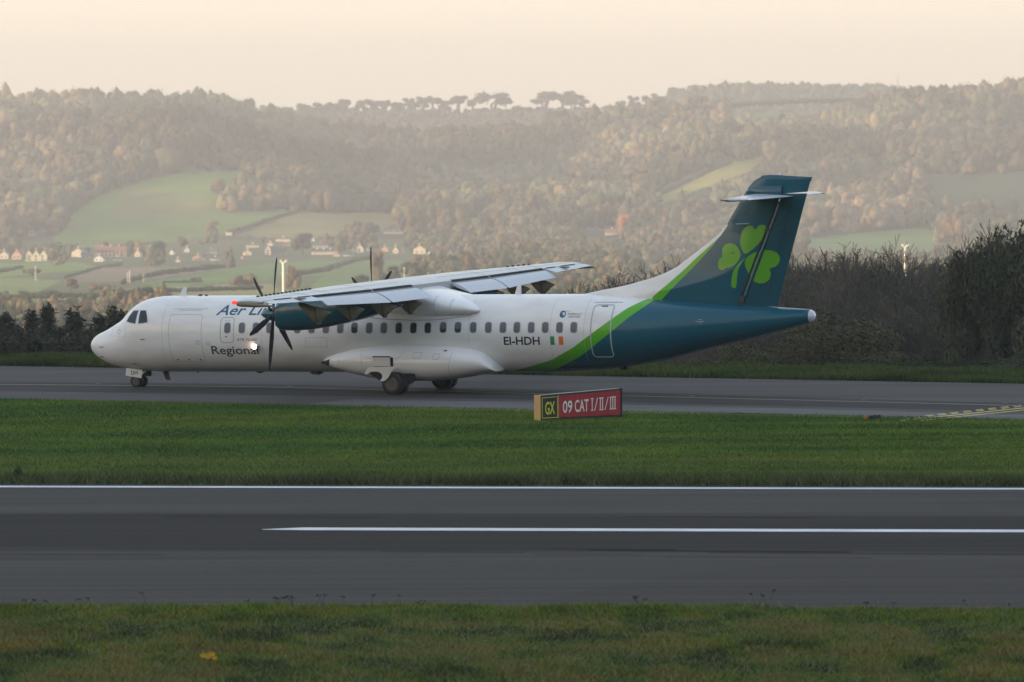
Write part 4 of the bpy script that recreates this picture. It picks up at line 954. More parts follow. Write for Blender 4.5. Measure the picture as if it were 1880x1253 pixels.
# ================================================================== airfield objects
# guidance sign, standing askew in the grass
a=G(993,773.5); b=G(1141.5,767.5); ax_=Vector((b[0]-a[0],b[1]-a[1],0)); LEN=ax_.length; ax_.normalize(); bk=Vector((-ax_.y,ax_.x,0))
SG=empty('airfield_sign',(a[0],a[1],0)); SG.rotation_euler=(0,0,math.atan2(ax_.y,ax_.x))
tag(SG,'low black and red airfield sign reading GX 09 CAT I/II/III beside the taxiway','sign')
ZL0,ZL1=.02,.80; ZR0,ZR1=.02,.93                                      # the cabinet rises a little towards its far end
zt=lambda x:ZL1+(ZR1-ZL1)*x/LEN; zb=lambda x:.03+.02*x/LEN
def wedge(bm,x0,x1,y0,y1,t0,t1,b0,b1,mi=0):
    v=[bm.verts.new(p) for p in ((x0,y0,b0),(x1,y0,b1),(x1,y1,b1),(x0,y1,b0),(x0,y0,t0),(x1,y0,t1),(x1,y1,t1),(x0,y1,t0))]
    for q in ((3,2,1,0),(4,5,6,7),(0,1,5,4),(1,2,6,5),(2,3,7,6),(3,0,4,7)):
        f=bm.faces.new([v[i] for i in q]); f.material_index=mi
bm=bmesh.new(); wedge(bm,0,LEN,.02,.33,zt(0),zt(LEN),zb(0),zb(LEN)); bm_obj('cabinet',bm,M['signblack'],SG)
bm=bmesh.new(); wedge(bm,-.02,-.001,-.0,.35,zt(0)+.01,zt(0)+.01,.0,.0); bm_obj('end_plate',bm,M['signtan'],SG)
bm=bmesh.new(); wedge(bm,LEN+.001,LEN+.02,0,.35,zt(LEN)+.01,zt(LEN)+.01,.0,.0); bm_obj('end_plate',bm,M['signblack'],SG)
X1=LEN*.222
def face(name,x0,x1,mg,mt,y=.0): 
    bm=bmesh.new(); wedge(bm,x0,x1,y,.019,zt(x0)-mg,zt(x1)-mg,zb(x0)+mg,zb(x1)+mg); return bm_obj(name,bm,mt,SG)
f1=face('location_panel',.03,X1-.03,.05,M['signblack'],.006)
bm=bmesh.new(); w_=.018
x0_,x1_=.045,X1-.04
for (p,q,r,s) in (((x0_),(x1_),zt(x0_)-.07,zt(x1_)-.07),(x0_,x1_,zb(x0_)+.07,zb(x1_)+.07)):
    wedge(bm,p,q,.0,.005,r,s,r-w_,s-w_)
wedge(bm,x0_,x0_+w_,.0,.005,zt(x0_)-.088,zt(x0_)-.088,zb(0)+.07,zb(0)+.07); wedge(bm,x1_-w_,x1_,.0,.005,zt(x1_)-.088,zt(x1_)-.088,zb(0)+.07,zb(0)+.07)
bm_obj('border',bm,M['signyel'],f1)
f2=face('instruction_panel',X1,LEN-.05,.055,M['signred'],.004)
bm=bmesh.new(); wedge(bm,X1-.022,X1-.004,-.004,.018,zt(X1)-.03,zt(X1)-.03,zb(X1)+.02,zb(X1)+.02); bm_obj('divider',bm,M['signtan'],SG)
def slant(bm,y):
    for v in bm.verts: 
        v.co.z=v.co.z*(1+.10*(v.co.x/LEN))+.052*v.co.x/LEN; v.co.y=y
def stext(s,h,x,z,mt,par,wid,y):
    bm=text_bm(s,h,x,z,wid=wid,bold=.015); slant(bm,y)
    for f in bm.faces:
        f.normal_update()
        if f.normal.y>0: f.normal_flip()
    me=bpy.data.meshes.new('lettering'); bm.to_mesh(me); bm.free(); return link('lettering',me,mt,par)
pxm=LEN/148.5
stext('GX',.40,8*pxm,.20,M['signyel'],f1,17.5*pxm,-.001)
stext('09',.37,40*pxm,.215,M['signwhite'],f2,17.5*pxm,-.001); stext('CAT',.37,62*pxm,.215,M['signwhite'],f2,25.5*pxm,-.001)
def strokes(lst):
    bm=bmesh.new()
    for (xa,za,xb,zb_,w) in lst:
        d=Vector((xb-xa,0,zb_-za)); n_=Vector((-d.z,0,d.x)).normalized()*w/2
        for_=[Vector((xa,0,za))+n_,Vector((xb,0,zb_))+n_,Vector((xb,0,zb_))-n_,Vector((xa,0,za))-n_]
        bm.faces.new([bm.verts.new(p) for p in for_])
    slant(bm,-.001)
    for f in bm.faces:
        f.normal_update()
        if f.normal.y>0: f.normal_flip()
    me=bpy.data.meshes.new('lettering'); bm.to_mesh(me); bm.free(); return link('lettering',me,M['signwhite'],f2)
lst=[];zA,zB=.215,.585
def roman(xc,n,w):
    hw=w/2; lst.append((xc-hw,zB-.012,xc+hw,zB-.012,.026)); lst.append((xc-hw,zA+.012,xc+hw,zA+.012,.026))
    for k in range(n):
        xx=xc+(k-(n-1)/2)*.085; lst.append((xx,zA+.025,xx,zB-.025,.034))
roman(94*pxm,1,.10); lst.append((98.5*pxm,zA-.0,104*pxm,zB,.03)); roman(111*pxm,2,.17); lst.append((117.5*pxm,zA,123.5*pxm,zB,.03)); roman(132*pxm,3,.25)
strokes(lst)
for fx in (.25,.75):
    bm=bmesh.new(); box(bm,(LEN*fx,.17,.0),(.12,.2,.1)); bm_obj('foot',bm,M['dark'],SG)
# small lichen-covered ledge on top
bm=bmesh.new(); wedge(bm,.35,1.2,.0,.06,zt(.35)+.02,zt(1.2)+.02,zt(.35)+.002,zt(1.2)+.002); bm_obj('top_rail',bm,M['wing'],SG)

# runway guard light unit at the taxiway edge
g=G(1600,772); GLt=empty('guard_light',(g[0],g[1],0)); tag(GLt,'squat black light unit with an orange end at the far right of the grass strip','light unit')
bm=bmesh.new(); box(bm,(.06,0,.10),(.30,.16,.10),bev=.03); box(bm,(.0,0,.03),(.10,.1,.06)); bm_obj('housing',bm,M['black'],GLt)
for dx in (.10,.22):
    bm=bmesh.new(); tube(bm,[(dx,-.10,.12),(dx,.06,.12)],[.065,.06],14); o=bm_obj('lamp_barrel',bm,M['dark'],GLt,True,50)
bm=bmesh.new(); box(bm,(-.19,0,.09),(.14,.14,.11),bev=.03); bm_obj('end_cap',bm,M['orange'],GLt)
# inset taxiway lights along the centre line
proto=None
for i,(px,py,c) in enumerate([(180,706.5,0),(531,711.2,0),(883,719.8,0),(1080,725.3,0),(1585,736.5,0),(1270,729,0),(1845,742,0)]):
    g=G(px,py)
    if proto is None:
        bm=bmesh.new(); r=[[(r_*math.cos(a),r_*math.sin(a),z_) for a in np.linspace(0,2*math.pi,16,endpoint=False)] for r_,z_ in ((.10,.018),(.09,.03),(.04,.042))]; loft(bm,r)
        proto=bm_obj('inset_light',bm,M['rim'],None,True,40); o=proto
    else: o=proto.copy(); COL.objects.link(o)
    o.location=(g[0],g[1],0); tag(o,'small metal inset light set flush in the taxiway centre line','inset light','inset lights along the taxiway centre line')

# ================================================================== grass
def blades(name,xs,ys,h,w,cols,z0=0.,lean=.75):
    n=len(xs); a=rng.random(n)*6.28; l=rng.normal(size=(n,2))*lean*h[:,None]
    dx=np.cos(a)*w/2; dy=np.sin(a)*w/2*.5
    v=np.empty((n,3,3),dtype=np.float32)
    v[:,0]=np.stack([xs-dx,ys-dy,np.full(n,z0)-.01],1) if np.isscalar(z0) else np.stack([xs-dx,ys-dy,z0-.01],1)
    v[:,1]=np.stack([xs+dx,ys+dy,v[:,0,2]],1); v[:,2]=np.stack([xs+l[:,0],ys+l[:,1],v[:,0,2]+h],1)
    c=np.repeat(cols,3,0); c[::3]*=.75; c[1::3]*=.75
    return v.reshape(-1,3),np.arange(n*3).reshape(n,3),c
def gcol(x,y,palette,ns=(2.5,1.2),sharp=1.):
    n=len(x); q=fbm(x/ns[0]+40,y/ns[1]+11,3); k=np.clip((q-.5)*2.4*sharp+.5+rng.normal(size=n)*.22,0,.999)*(len(palette)-1)
    i=k.astype(int); f=(k-i)[:,None]; p=np.array(palette); return (p[i]*(1-f)+p[np.minimum(i+1,len(p)-1)]*f)*rng.uniform(.7,1.3,(n,1))
# near strip, from the camera side up to the runway
e_near=lambda x:G(940,1113)[1]-RSL*x
NN=230000; yy=92+rng.random(NN)*(e_near(0)-92+.6); xx=rng.uniform(-1,1,NN)*(yy*.0905+.6)
edge=e_near(xx)+ (fbm(xx/1.5,xx*0+3,3)-.5)*1.6
k=yy<edge; xx,yy=xx[k],yy[k]; de=(edge[k]-yy)
sheet('near_verge',[(-60,20),(60,20),(60,e_near(60)-.5),(-60,e_near(-60)-.5)],grassground('near_turf',(.030,.045,.012),(.05,.075,.018),(.075,.075,.03)),.008)
patchn=fbm(xx/1.7+5,yy/2.6+8,3)
hh=rng.uniform(.035,.10,len(xx))*(1+.9*np.clip(patchn-.45,0,1)*2)*np.where(de<3.5,1.1,1.)
cols=gcol(xx,yy,[(.042,.060,.016),(.080,.130,.016),(.120,.175,.018),(.160,.180,.022),(.19,.150,.040)],(.9,1.5),1.35)
ne=np.clip(1-de/4.2,0,1)[:,None]; cols=cols*(1-ne*.75)+np.array([.13,.205,.012])*rng.uniform(.7,1.25,(len(xx),1))*ne*.75
straw=rng.random(len(xx))<.02*(1+2*(de>4)); cols[straw]=np.array([.25,.20,.11]); hh[straw]*=1.6
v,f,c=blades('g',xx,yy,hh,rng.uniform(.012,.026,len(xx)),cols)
tag(link('near_grass',np_mesh('near_grass',v,f,c),M['grass']),'uneven tufted grass along the near edge of the runway','grass',kind='stuff')
# middle strip between runway and taxiway
NN=330000; xx=rng.uniform(-19.5,19.5,NN); y0=rE+.45-RSL*xx; y1=np.array(line_far(*NL,0))+(line_far(*NL,10)-line_far(*NL,0))/10*xx+.15
t_=rng.random(NN); yy=y0+(y1-y0)*t_; ey_=yy-y0; ey2=y1-yy
cols=gcol(xx,yy,[(.058,.125,.020),(.085,.165,.020),(.110,.190,.022),(.145,.195,.030)],(9,2.2),1.2)
near=np.clip(1-np.abs(ey_-9)/6.5,0,1)[:,None]; cols=cols*(1-near*.5)+np.array([.15,.165,.035])*near*.6*rng.uniform(.8,1.2,(NN,1))
rough=np.clip(1-ey_/5.2,0,1)[:,None]**.6; cr2=gcol(xx,yy,[(.045,.065,.025),(.085,.10,.045),(.14,.135,.08),(.07,.095,.04),(.05,.06,.025)],(1.6,1.),1.3); cols=cols*(1-rough*.95)+cr2*rough*.95
hh=rng.uniform(.05,.10,NN)*(1+2.6*rough[:,0]*(.5+fbm(xx/2+7,yy/1.+3,3)))
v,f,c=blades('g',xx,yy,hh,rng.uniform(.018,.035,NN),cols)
tag(link('middle_grass',np_mesh('middle_grass',v,f,c),M['grass']),'mown green grass strip between the runway and the taxiway','grass',kind='stuff')
# far verge behind the taxiway
NN=130000; xx=rng.uniform(-24,24,NN); sl_=(line_far(*VL,10)-line_far(*VL,0))/10; yb=line_far(*VL,0)+sl_*xx; yy=yb+rng.random(NN)**1.3*9.0
cols=gcol(xx,yy,[(.035,.050,.018),(.05,.085,.02),(.065,.12,.022),(.10,.11,.035)],(3,1.2),1.2); lift=fbm(xx/2.2+3,yy/3+1,3)
hh=rng.uniform(.10,.26,NN)*(.45+1.3*lift)
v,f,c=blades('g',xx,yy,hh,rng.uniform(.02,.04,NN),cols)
tag(link('far_verge_grass',np_mesh('far_verge_grass',v,f,c),M['grass']),'rough tussocky grass verge behind the taxiway','grass',kind='stuff')
# grass round the sign and stalks on it
# weeds
def weed(px,py,hpx,nh,seed):
    g=random.Random(seed); b=G(px,py+2); s=hpx/ (F/b[1]); bm=bmesh.new(); heads=[]
    for k in range(nh):
        dx=g.uniform(-.12,.12); top=Vector((dx*1.3,g.uniform(-.05,.05),s*g.uniform(.75,1.05))); tube(bm,[(0,0,-.02),(dx*.5,0,s*.5),top],[.007,.006,.004],4); heads.append(top)
    R=empty('weed',tuple((b[0],b[1],0))); bm_obj('stem',bm,M['bark'],R)
    bm=bmesh.new()
    for t in heads:
        for j in range(5):
            r=bmesh.ops.create_icosphere(bm,subdivisions=1,radius=g.uniform(.012,.022)); o_=t+Vector((g.uniform(-.05,.05),g.uniform(-.02,.02),g.uniform(-.02,.02)))
            for v in r['verts']: v.co=v.co+o_
    bm_obj('seed_heads',bm,M['dark'],R); return R
for i,(px,py,hp,n_) in enumerate([(52,1114,16,2),(95,1114,12,1),(130,1112,17,1),(168,1113,19,1),(268,1112,30,1),(450,1113,12,1),(510,1112,18,3),(538,1112,22,4),(592,1113,27,2),(632,1113,24,1),(682,1113,24,1),(735,1113,22,1),(778,1115,14,2),(1175,1117,24,4),(1390,1117,30,2),(1408,1117,36,2),(1592,1120,18,2),(1640,1120,14,1),(1780,1120,22,1),(1850,1120,14,1)]):
    tag(weed(px,py,hp,n_,i),'thin dark weed stalk with a dry seed head against the runway','weed','dry weed stalks along the near grass edge')
bb=G(33,882); pl=empty('leafy_weed',(bb[0],bb[1],0)); tag(pl,'small dark leafy weed standing in the grass strip at the far left','weed')
bm=bmesh.new(); tube(bm,[(0,0,0),(.02,0,.3)],.012,5); bm_obj('stem',bm,M['bark'],pl)
v,f=cards(np.array([0,0,.19]),.10,.05,130,squash=1.5); link('leaves',np_mesh('leaves',v,f,np.tile([.03,.05,.02],(len(v),1))),M['leaf'],pl)
bb=G(382,1219); fl=empty('yellow_flower',(bb[0],bb[1],0)); tag(fl,'single yellow wildflower in the foreground grass at lower left','flower')
bm=bmesh.new(); tube(bm,[(0,0,0),(.02,0,.16)],.008,5); bm_obj('stem',bm,M['bark'],fl)
bm=bmesh.new()
for cx_,cz_,rr_ in ((-.08,.15,.06),(.06,.17,.07),(.0,.12,.05),(.12,.10,.045)):
    for k in range(10):
        a=k*.628; tube(bm,[(cx_,0,cz_),(cx_+rr_*math.cos(a),-.02,cz_+rr_*.6*math.sin(a))],[.01,.014],4)
bm_obj('petals',bm,mat('petal_yellow',(.62,.36,.01),.6),fl)
# dead stems of grass round the sign top
# ================================================================== masts
def vmast(px,py,pyb,d,label,wpx):
    t_=P(px,py,d); zb_=float(terr_z((px-CX),d)) if 0 else float(terr_z(px,d)); s=d/F; T=empty('mast',(t_[0],d,zb_)); h=t_[2]-zb_; r=wpx*s/2
    bm=bmesh.new(); tube(bm,[(0,0,0),(0,0,h-4*s)],[r*1.15,r*.85],14); bm_obj('pole',bm,M['mast'],T,True,50)
    for sg in (-1,1):
        bm=bmesh.new(); tube(bm,[(0,0,h-6*s),(sg*4.2*s,0,h-1.*s)],[r*.6,r*.6],8); box(bm,(sg*5*s,0,h-.3*s),(4.2*s,3*s,4.0*s),bev=.3*s); bm_obj('head',bm,M['mast'],T)
    bm=bmesh.new(); tube(bm,[(-5*s,0,h-23*s),(5*s,0,h-23*s)],r*.25,6); bm_obj('crossbar',bm,M['mast'],T); tag(T,label,'mast')
vmast(520.5,479,545,900,'tall pale mast with a forked head rising behind the near wing',6.2)
vmast(1662,450,480,900,'pale forked mast head showing above the bare trees on the right',5.)
def pole(px,py0,py1,d,wpx,label,mt='mast'):
    a=P(px,py0,d);b=P(px,py1,d); bm=bmesh.new(); tube(bm,[(0,0,0),(0,0,a[2]-b[2])],[wpx*d/F/2,wpx*d/F*.35],8); tube(bm,[(-2.5*d/F,0,a[2]-b[2]-3*d/F),(2.5*d/F,0,a[2]-b[2]-3*d/F)],wpx*d/F*.3,6)
    o=bm_obj('pole',bm,M[mt],None); o.location=(a[0],d,b[2]); tag(o,label,'pole')
pole(238,497,520,2200,1.6,'thin pale pole in the valley field above the nose, right one of a close pair'); pole(234,500,520,2190,1.0,'thin pale pole in the valley field above the nose, left one of a close pair')
pole(263,502,519,2250,1.,'lone thin pole in the valley field right of the pair above the nose'); pole(65,488,516,2300,1.4,'faint pole standing in the green field at the far left')
pole(742,490,520,2200,1.6,'thin pale pole behind the far wing root'); 
# radio mast on the skyline
t_=P(1648,134,6900); b_=P(1648,182,6900); bm=bmesh.new(); hh_=t_[2]-b_[2]
rm=empty('radio_mast',(t_[0],6900,b_[2])); tag(rm,'slender radio mast on the skyline of the far right ridge','radio mast')
tube(bm,[(0,0,0),(0,0,hh_)],[1.0,.35],6); bm_obj('lattice',bm,M['wing'],rm)
for zz_ in (.35,.5,.66,.8):
    bm=bmesh.new(); tube(bm,[(-2.6,0,hh_*zz_),(2.6,0,hh_*zz_)],.45,6); bm_obj('antenna_arm',bm,M['wing'],rm)

# ================================================================== village
wallc={'cream':mat('cream_render',(.88,.77,.58),.8,var=.06),'white':mat('white_render',(.88,.85,.78),.8,var=.05),'pink':mat('pink_render',(.70,.50,.38),.8,var=.06),'stone':mat('stone_wall',(.42,.38,.31),.9,var=.15),'grey':mat('grey_render',(.40,.40,.38),.8,var=.08)}
roofc={'slate':mat('slate_roof',(.13,.13,.14),.8,var=.15),'tile':mat('red_tile_roof',(.33,.17,.12),.8,var=.15),'brown':mat('brown_tile_roof',(.22,.16,.12),.8,var=.15)}
wind=mat('house_window',(.05,.05,.055),.2,var=.1)
def house(px,pyb,wpx,hpx,label,wall='cream',roof='slate',kind='gable',win=(2,2),dp=9.,rot=0.,chim=1,cat='house'):
    """px = centre, pyb = foot of the wall, hpx = height to the ridge"""
    # distance from the terrain row
    ds=np.linspace(2000,5600,721); zz=terr_z(np.full_like(ds,px),ds); ys=YH+(H-zz)*F/ds; j=int(np.argmin(np.abs(ys-pyb)+ (ds>4700)*5)); d=ds[j]; s=d/F
    b=P(px,pyb,d); W_=wpx*s; Ht=hpx*s; R=empty('house',(b[0],d,b[2]-.3)); R.rotation_euler=(0,0,rot+random.uniform(-.12,.12)); tag(R,label,cat,'houses of the valley village')
    bm=bmesh.new(); rb=bmesh.new()
    n=3 if kind=='triple' else 1; dp_=dp
    if kind in('gable','triple'):
        wj=W_/n; eave=Ht*.55
        for q in range(n):
            xa=-W_/2+q*wj; xb=xa+wj; xm=(xa+xb)/2
            ring=lambda y:[(xa+.001*q,y,0),(xb-.001*q,y,0),(xb-.001*q,y,eave),(xm,y,Ht-.2),(xa+.001*q,y,eave)]
            loft(bm,[ring(0),ring(dp_)])
            ov=.25
            for (x1_,x2_) in ((xa-ov,xm),(xb+ov,xm)):
                e1=eave-ov*(Ht-eave)/(wj/2); pts=[(x1_,-ov,e1),(x2_,-ov,Ht),(x2_,dp_+ov,Ht),(x1_,dp_+ov,e1)]
                v1=[rb.verts.new(p) for p in pts]; v2=[rb.verts.new((p[0],p[1],p[2]+.22)) for p in pts]
                rb.faces.new(v1); rb.faces.new(v2[::-1])
                for i in range(4): rb.faces.new((v1[i],v1[(i+1)%4],v2[(i+1)%4],v2[i]))
    else:
        eave=Ht*(.58 if kind=='long' else .93); D_=7. if kind=='long' else dp_
        loft(bm,[[(-W_/2,0,0),(-W_/2,D_,0),(-W_/2,D_,eave),(-W_/2,D_/2,Ht-.15),(-W_/2,0,eave)],[(W_/2,0,0),(W_/2,D_,0),(W_/2,D_,eave),(W_/2,D_/2,Ht-.15),(W_/2,0,eave)]])
        for (y1_,y2_) in ((-.3,D_/2),(D_+.3,D_/2)):
            e1=eave-.3*(Ht-eave)/(D_/2); pts=[(-W_/2-.3,y1_,e1),(W_/2+.3,y1_,e1),(W_/2+.3,y2_,Ht),(-W_/2-.3,y2_,Ht)]
            v1=[rb.verts.new(p) for p in pts]; v2=[rb.verts.new((p[0],p[1],p[2]+.2)) for p in pts]; rb.faces.new(v1); rb.faces.new(v2[::-1])
            for i in range(4): rb.faces.new((v1[i],v1[(i+1)%4],v2[(i+1)%4],v2[i]))
    bm_obj('wall',bm,wallc[wall],R); ro=bm_obj('roof',rb,roofc[roof],R)
    for c in range(chim):
        cb=bmesh.new(); cx_=(-.5+ (c+.5)/chim)*W_*.8 if kind in('long','flat') else 0; box(cb,(cx_,1.2 if kind not in('long','flat') else 3.5,Ht+.4),(.9,.7,1.6)); bm_obj('chimney',cb,wallc[wall],ro)
    nx,nz=win
    for i in range(nx):
        for k in range(nz):
            x=(-.5+(i+.5)/nx)*W_*.86; z=eave*(.28+.5*k) if nz>1 else eave*.5
            wb=bmesh.new(); box(wb,(x,-.03,z),(min(1.1,W_/nx*.4),.10,min(1.2,Ht*.14))); bm_obj('window',wb,wind,R)
    return R
HS=[(7,475,15,15,'cream gabled cottage cut by the left edge of the picture','cream','slate','gable',(2,1)),
 (30,476,17,16,'brown and cream gabled house left of the triple gabled one','pink','tile','gable',(2,1)),
 (66,479,40,21,'cream house with three gables in a row at the left of the village','cream','slate','triple',(3,2)),
 (143,472,24,17,'big plain cream gable with a chimney left of the long pink terrace','cream','slate','gable',(0,0)),
 (157,474,16,11,'low slate roofed wing right of the big cream gable','grey','slate','long',(2,1)),
 (202,471,58,19,'long pink terrace with a red tile roof','pink','tile','long',(7,2)),
 (181,480,17,12,'small white gabled cottage in front of the long pink terrace','white','slate','gable',(2,1)),
 (215,478,14,6,'low white shed in front of the right end of the pink terrace','white','slate','long',(0,0)),
 (252,471,10,12,'little cream house just right of the long pink terrace','cream','tile','gable',(1,1)),
 (58,433,14,9,'faint white house with dark windows among trees above the triple gabled house','grey','slate','long',(4,1)),
 (77,426,12,4,'faint low white building topmost on the left of the village','grey','slate','long',(0,0)),
 (315,467,7,10,'tiny white gabled house just right of the large dark round tree','white','slate','gable',(0,0)),
 (326,481,8,7,'tiny cream house below the tiny white gabled one','cream','slate','gable',(0,0)),
 (343,463,9,10,'little white house upper one of the cluster above the aircraft nose','white','slate','gable',(0,0)),
 (363,479,20,12,'pink gabled house lowest of the cluster above the aircraft nose','pink','tile','gable',(2,1)),
 (386,466,26,9,'grey long house in the middle of the cluster above the cockpit','grey','slate','long',(4,1)),
 (395,478,18,6,'low white building below the grey long house','white','slate','long',(0,0)),
 (421,432,10,6,'small bright white hut alone at the foot of the tan field','white','slate','flat',(0,0)),
 (455,436,9,5,'faint white shed right of the lone bright hut','grey','slate','long',(0,0)),
 (463,454,23,6,'long low bright barn left of the tall narrow gable','cream','brown','long',(3,1)),
 (455,468,14,9,'bright cream house below the long low bright barn','cream','brown','gable',(1,1)),
 (445,475,7,6,'smallest pink cottage below left of the bright cream house','pink','tile','gable',(0,0)),
 (492,468,10,19,'tall narrow cream gable with a grey roofed range to its right','cream','slate','gable',(1,2)),
 (511,468,27,14,'grey slate roofed range joined to the tall narrow gable','grey','slate','long',(3,1)),
 (496,451,9,6,'small cream cottage above the tall narrow gable','cream','slate','gable',(0,0)),
 (519,443,26,7,'upper bright cream row above the grey slate range','cream','brown','long',(5,1)),
 (524,451,14,6,'lower short cream row just under the upper bright row','cream','tile','long',(2,1)),
 (575,443,5,9,'tiny narrow white gable right of the dark round village tree','white','slate','gable',(0,0)),
 (588,455,28,9,'grey roofed house behind the long bright cream building','grey','slate','long',(3,1)),
 (594,467,44,9,'long bright cream building right of centre of the village','cream','slate','long',(8,1)),
 (618,471,12,7,'small pink house at the right end of the long bright cream building','pink','tile','gable',(0,0)),
 (660,463,13,15,'cream gabled house below the large dark clump of trees','cream','slate','gable',(1,1)),
 (648,461,7,8,'tiny white outbuilding left of the gabled house under the dark clump','white','slate','gable',(0,0)),
 (675,461,6,8,'tiny white outbuilding right of the gabled house under the dark clump','white','slate','gable',(0,0)),
 (706,462,12,10,'pink gabled house right of the far propeller','pink','tile','gable',(1,1)),
 (726,465,9,13,'narrow cream house third from the far propeller','cream','slate','gable',(1,1)),
 (739,465,9,7,'low pink cottage between two cream gables right of the far propeller','pink','tile','gable',(0,0)),
 (770,466,22,16,'widest cream gabled house right of the far propeller','cream','tile','gable',(2,1)),
 (788,469,6,9,'tiny white gable at the right foot of the widest gabled house','white','slate','gable',(0,0)),
 (827,468,7,10,'narrow pink gable among trees above the wing fairing','pink','tile','gable',(0,0)),
 (856,461,8,10,'last small pink house of the village row on the right','pink','tile','gable',(0,0)),
 (722,429,36,6,'long pale glasshouse among the trees above the village row','grey','slate','long',(0,0)),
 (838,388,14,4,'pale farm roof high in the woods above the centre','cream','tile','long',(0,0)),
 (1124,434,24,14,'cream villa with tall windows beside the orange lit tree','cream','tile','long',(5,2)),
 (1093,426,28,8,'pale low terrace left of the cream villa','grey','slate','long',(5,1)),
 (1079,423,5,6,'tiny white cottage at the left end of the pale low terrace','white','slate','gable',(0,0)),
 (1245,467,13,8,'cream house with red roof left one of the pair beside the fin','cream','tile','long',(2,1)),
 (1257,467,12,8,'cream house with red roof right one of the pair beside the fin','cream','tile','long',(2,1)),
 (1233,470,10,7,'grey cottage just left of the red roofed pair beside the fin','grey','slate','long',(2,1)),
 (1191,496,22,18,'large faint grey gable behind the dark square topped bush','grey','slate','gable',(1,1))]
for i,h in enumerate(HS): house(*h,chim=0 if h[2]<8 or h[7]=='flat' else (3 if h[2]>35 else 1))
# parked cars in the village street
for px,lb in ((635,'tiny white car parked in the street right of the long bright building'),(645,'tiny grey car parked right of the tiny white one')):
    ds=np.linspace(2000,4600,400); zz=terr_z(np.full_like(ds,px),ds); ys=YH+(H-zz)*F/ds; d=ds[int(np.argmin(np.abs(ys-472)))]; b=P(px,472,d)
    C=empty('parked_car',(b[0],d,b[2])); bm=bmesh.new(); box(bm,(0,0,.7),(4.2,1.8,.7),bev=.2); bm_obj('body',bm,wallc['white' if 'white' in lb[:12] else 'grey'],C); bm=bmesh.new(); box(bm,(.1,0,1.3),(2.2,1.5,.6),bev=.2); bm_obj('cabin',bm,wind,C)
    for sx_ in (-1.3,1.3):
        bm=bmesh.new(); tube(bm,[(sx_,-.95,.33),(sx_,.95,.33)],.33,12); bm_obj('wheels',bm,M['black'],C)
    tag(C,lb,'car')

# ================================================================== single trees far off
def crown_hi(seed,kind,ncards,size):
    g=np.random.default_rng(seed); V=[];Fc=[];C=[];off=0; nb={'round':13,'tall':11,'bushy':10,'poplar':12}[kind]
    for i in range(nb):
        if kind=='poplar': c=np.array([g.normal()*.07,g.normal()*.07,.12+.82*i/nb]); r=.15*(1.2-.6*i/nb)
        elif kind=='tall': c=np.array([g.normal()*.14,g.normal()*.14,.25+.65*i/nb]); r=.26*(1.15-.6*i/nb)
        elif kind=='bushy': c=np.array([g.uniform(-.55,.55),g.uniform(-.4,.4),g.uniform(.2,.55)]); r=g.uniform(.16,.30)
        else:
            a=g.random()*6.28; q=g.random()**.5*.34; c=np.array([q*math.cos(a),q*math.sin(a),g.uniform(.34,.80)]); r=g.uniform(.13,.24)
        v,f=I2; vv=c+v*(1+.22*g.normal(size=(len(v),1)))*r*.68; V.append(vv);Fc.append(f+off);off+=len(v);C.append(np.full(len(v),g.uniform(.75,1.0)))
        v,f=cards(c,r*1.05,size,ncards,g=g); V.append(v);Fc.append(f+off);off+=len(v);C.append(np.full(len(v),g.uniform(.8,1.35)))
    return np.concatenate(V),np.concatenate(Fc),np.concatenate(C)
def far_tree(px,pyb,wpx,hpx,label,col,kind='round',d=None,group=None,seed=0,cat='tree',trunk=.12):
    if d is None:
        ds=np.linspace(1500,5600,821); zz=terr_z(np.full_like(ds,px),ds); ys=YH+(H-zz)*F/ds; d=ds[int(np.argmin(np.abs(ys-pyb)))]
    b=P(px,pyb,d); s=d/F; h=hpx*s; w_=wpx*s
    T=empty('tree',tuple(b)); tag(T,label,cat,group)
    v,f,c=crown_hi(300+seed,kind,170,.034); sx_={'round':1.05,'tall':.75,'bushy':1.3,'poplar':.4}[kind]
    v=v*np.array([w_/sx_,w_/sx_,h/.97]); v[:,2]-=h*.06
    colr=np.asarray(col)*c[:,None]; link('crown',np_mesh('crown',v,f,colr),M['far'],T)
    bm=bmesh.new(); tube(bm,[(0,0,-1),(0,0,h*.5)],[w_*.04,w_*.02],6); bm_obj('trunk',bm,M['bark'],T); return T
BR=(.17,.13,.08);OR=(.50,.22,.07);OL=(.13,.13,.065);DK_=(.060,.075,.045);PK=(.21,.155,.10);GN=(.11,.15,.045)
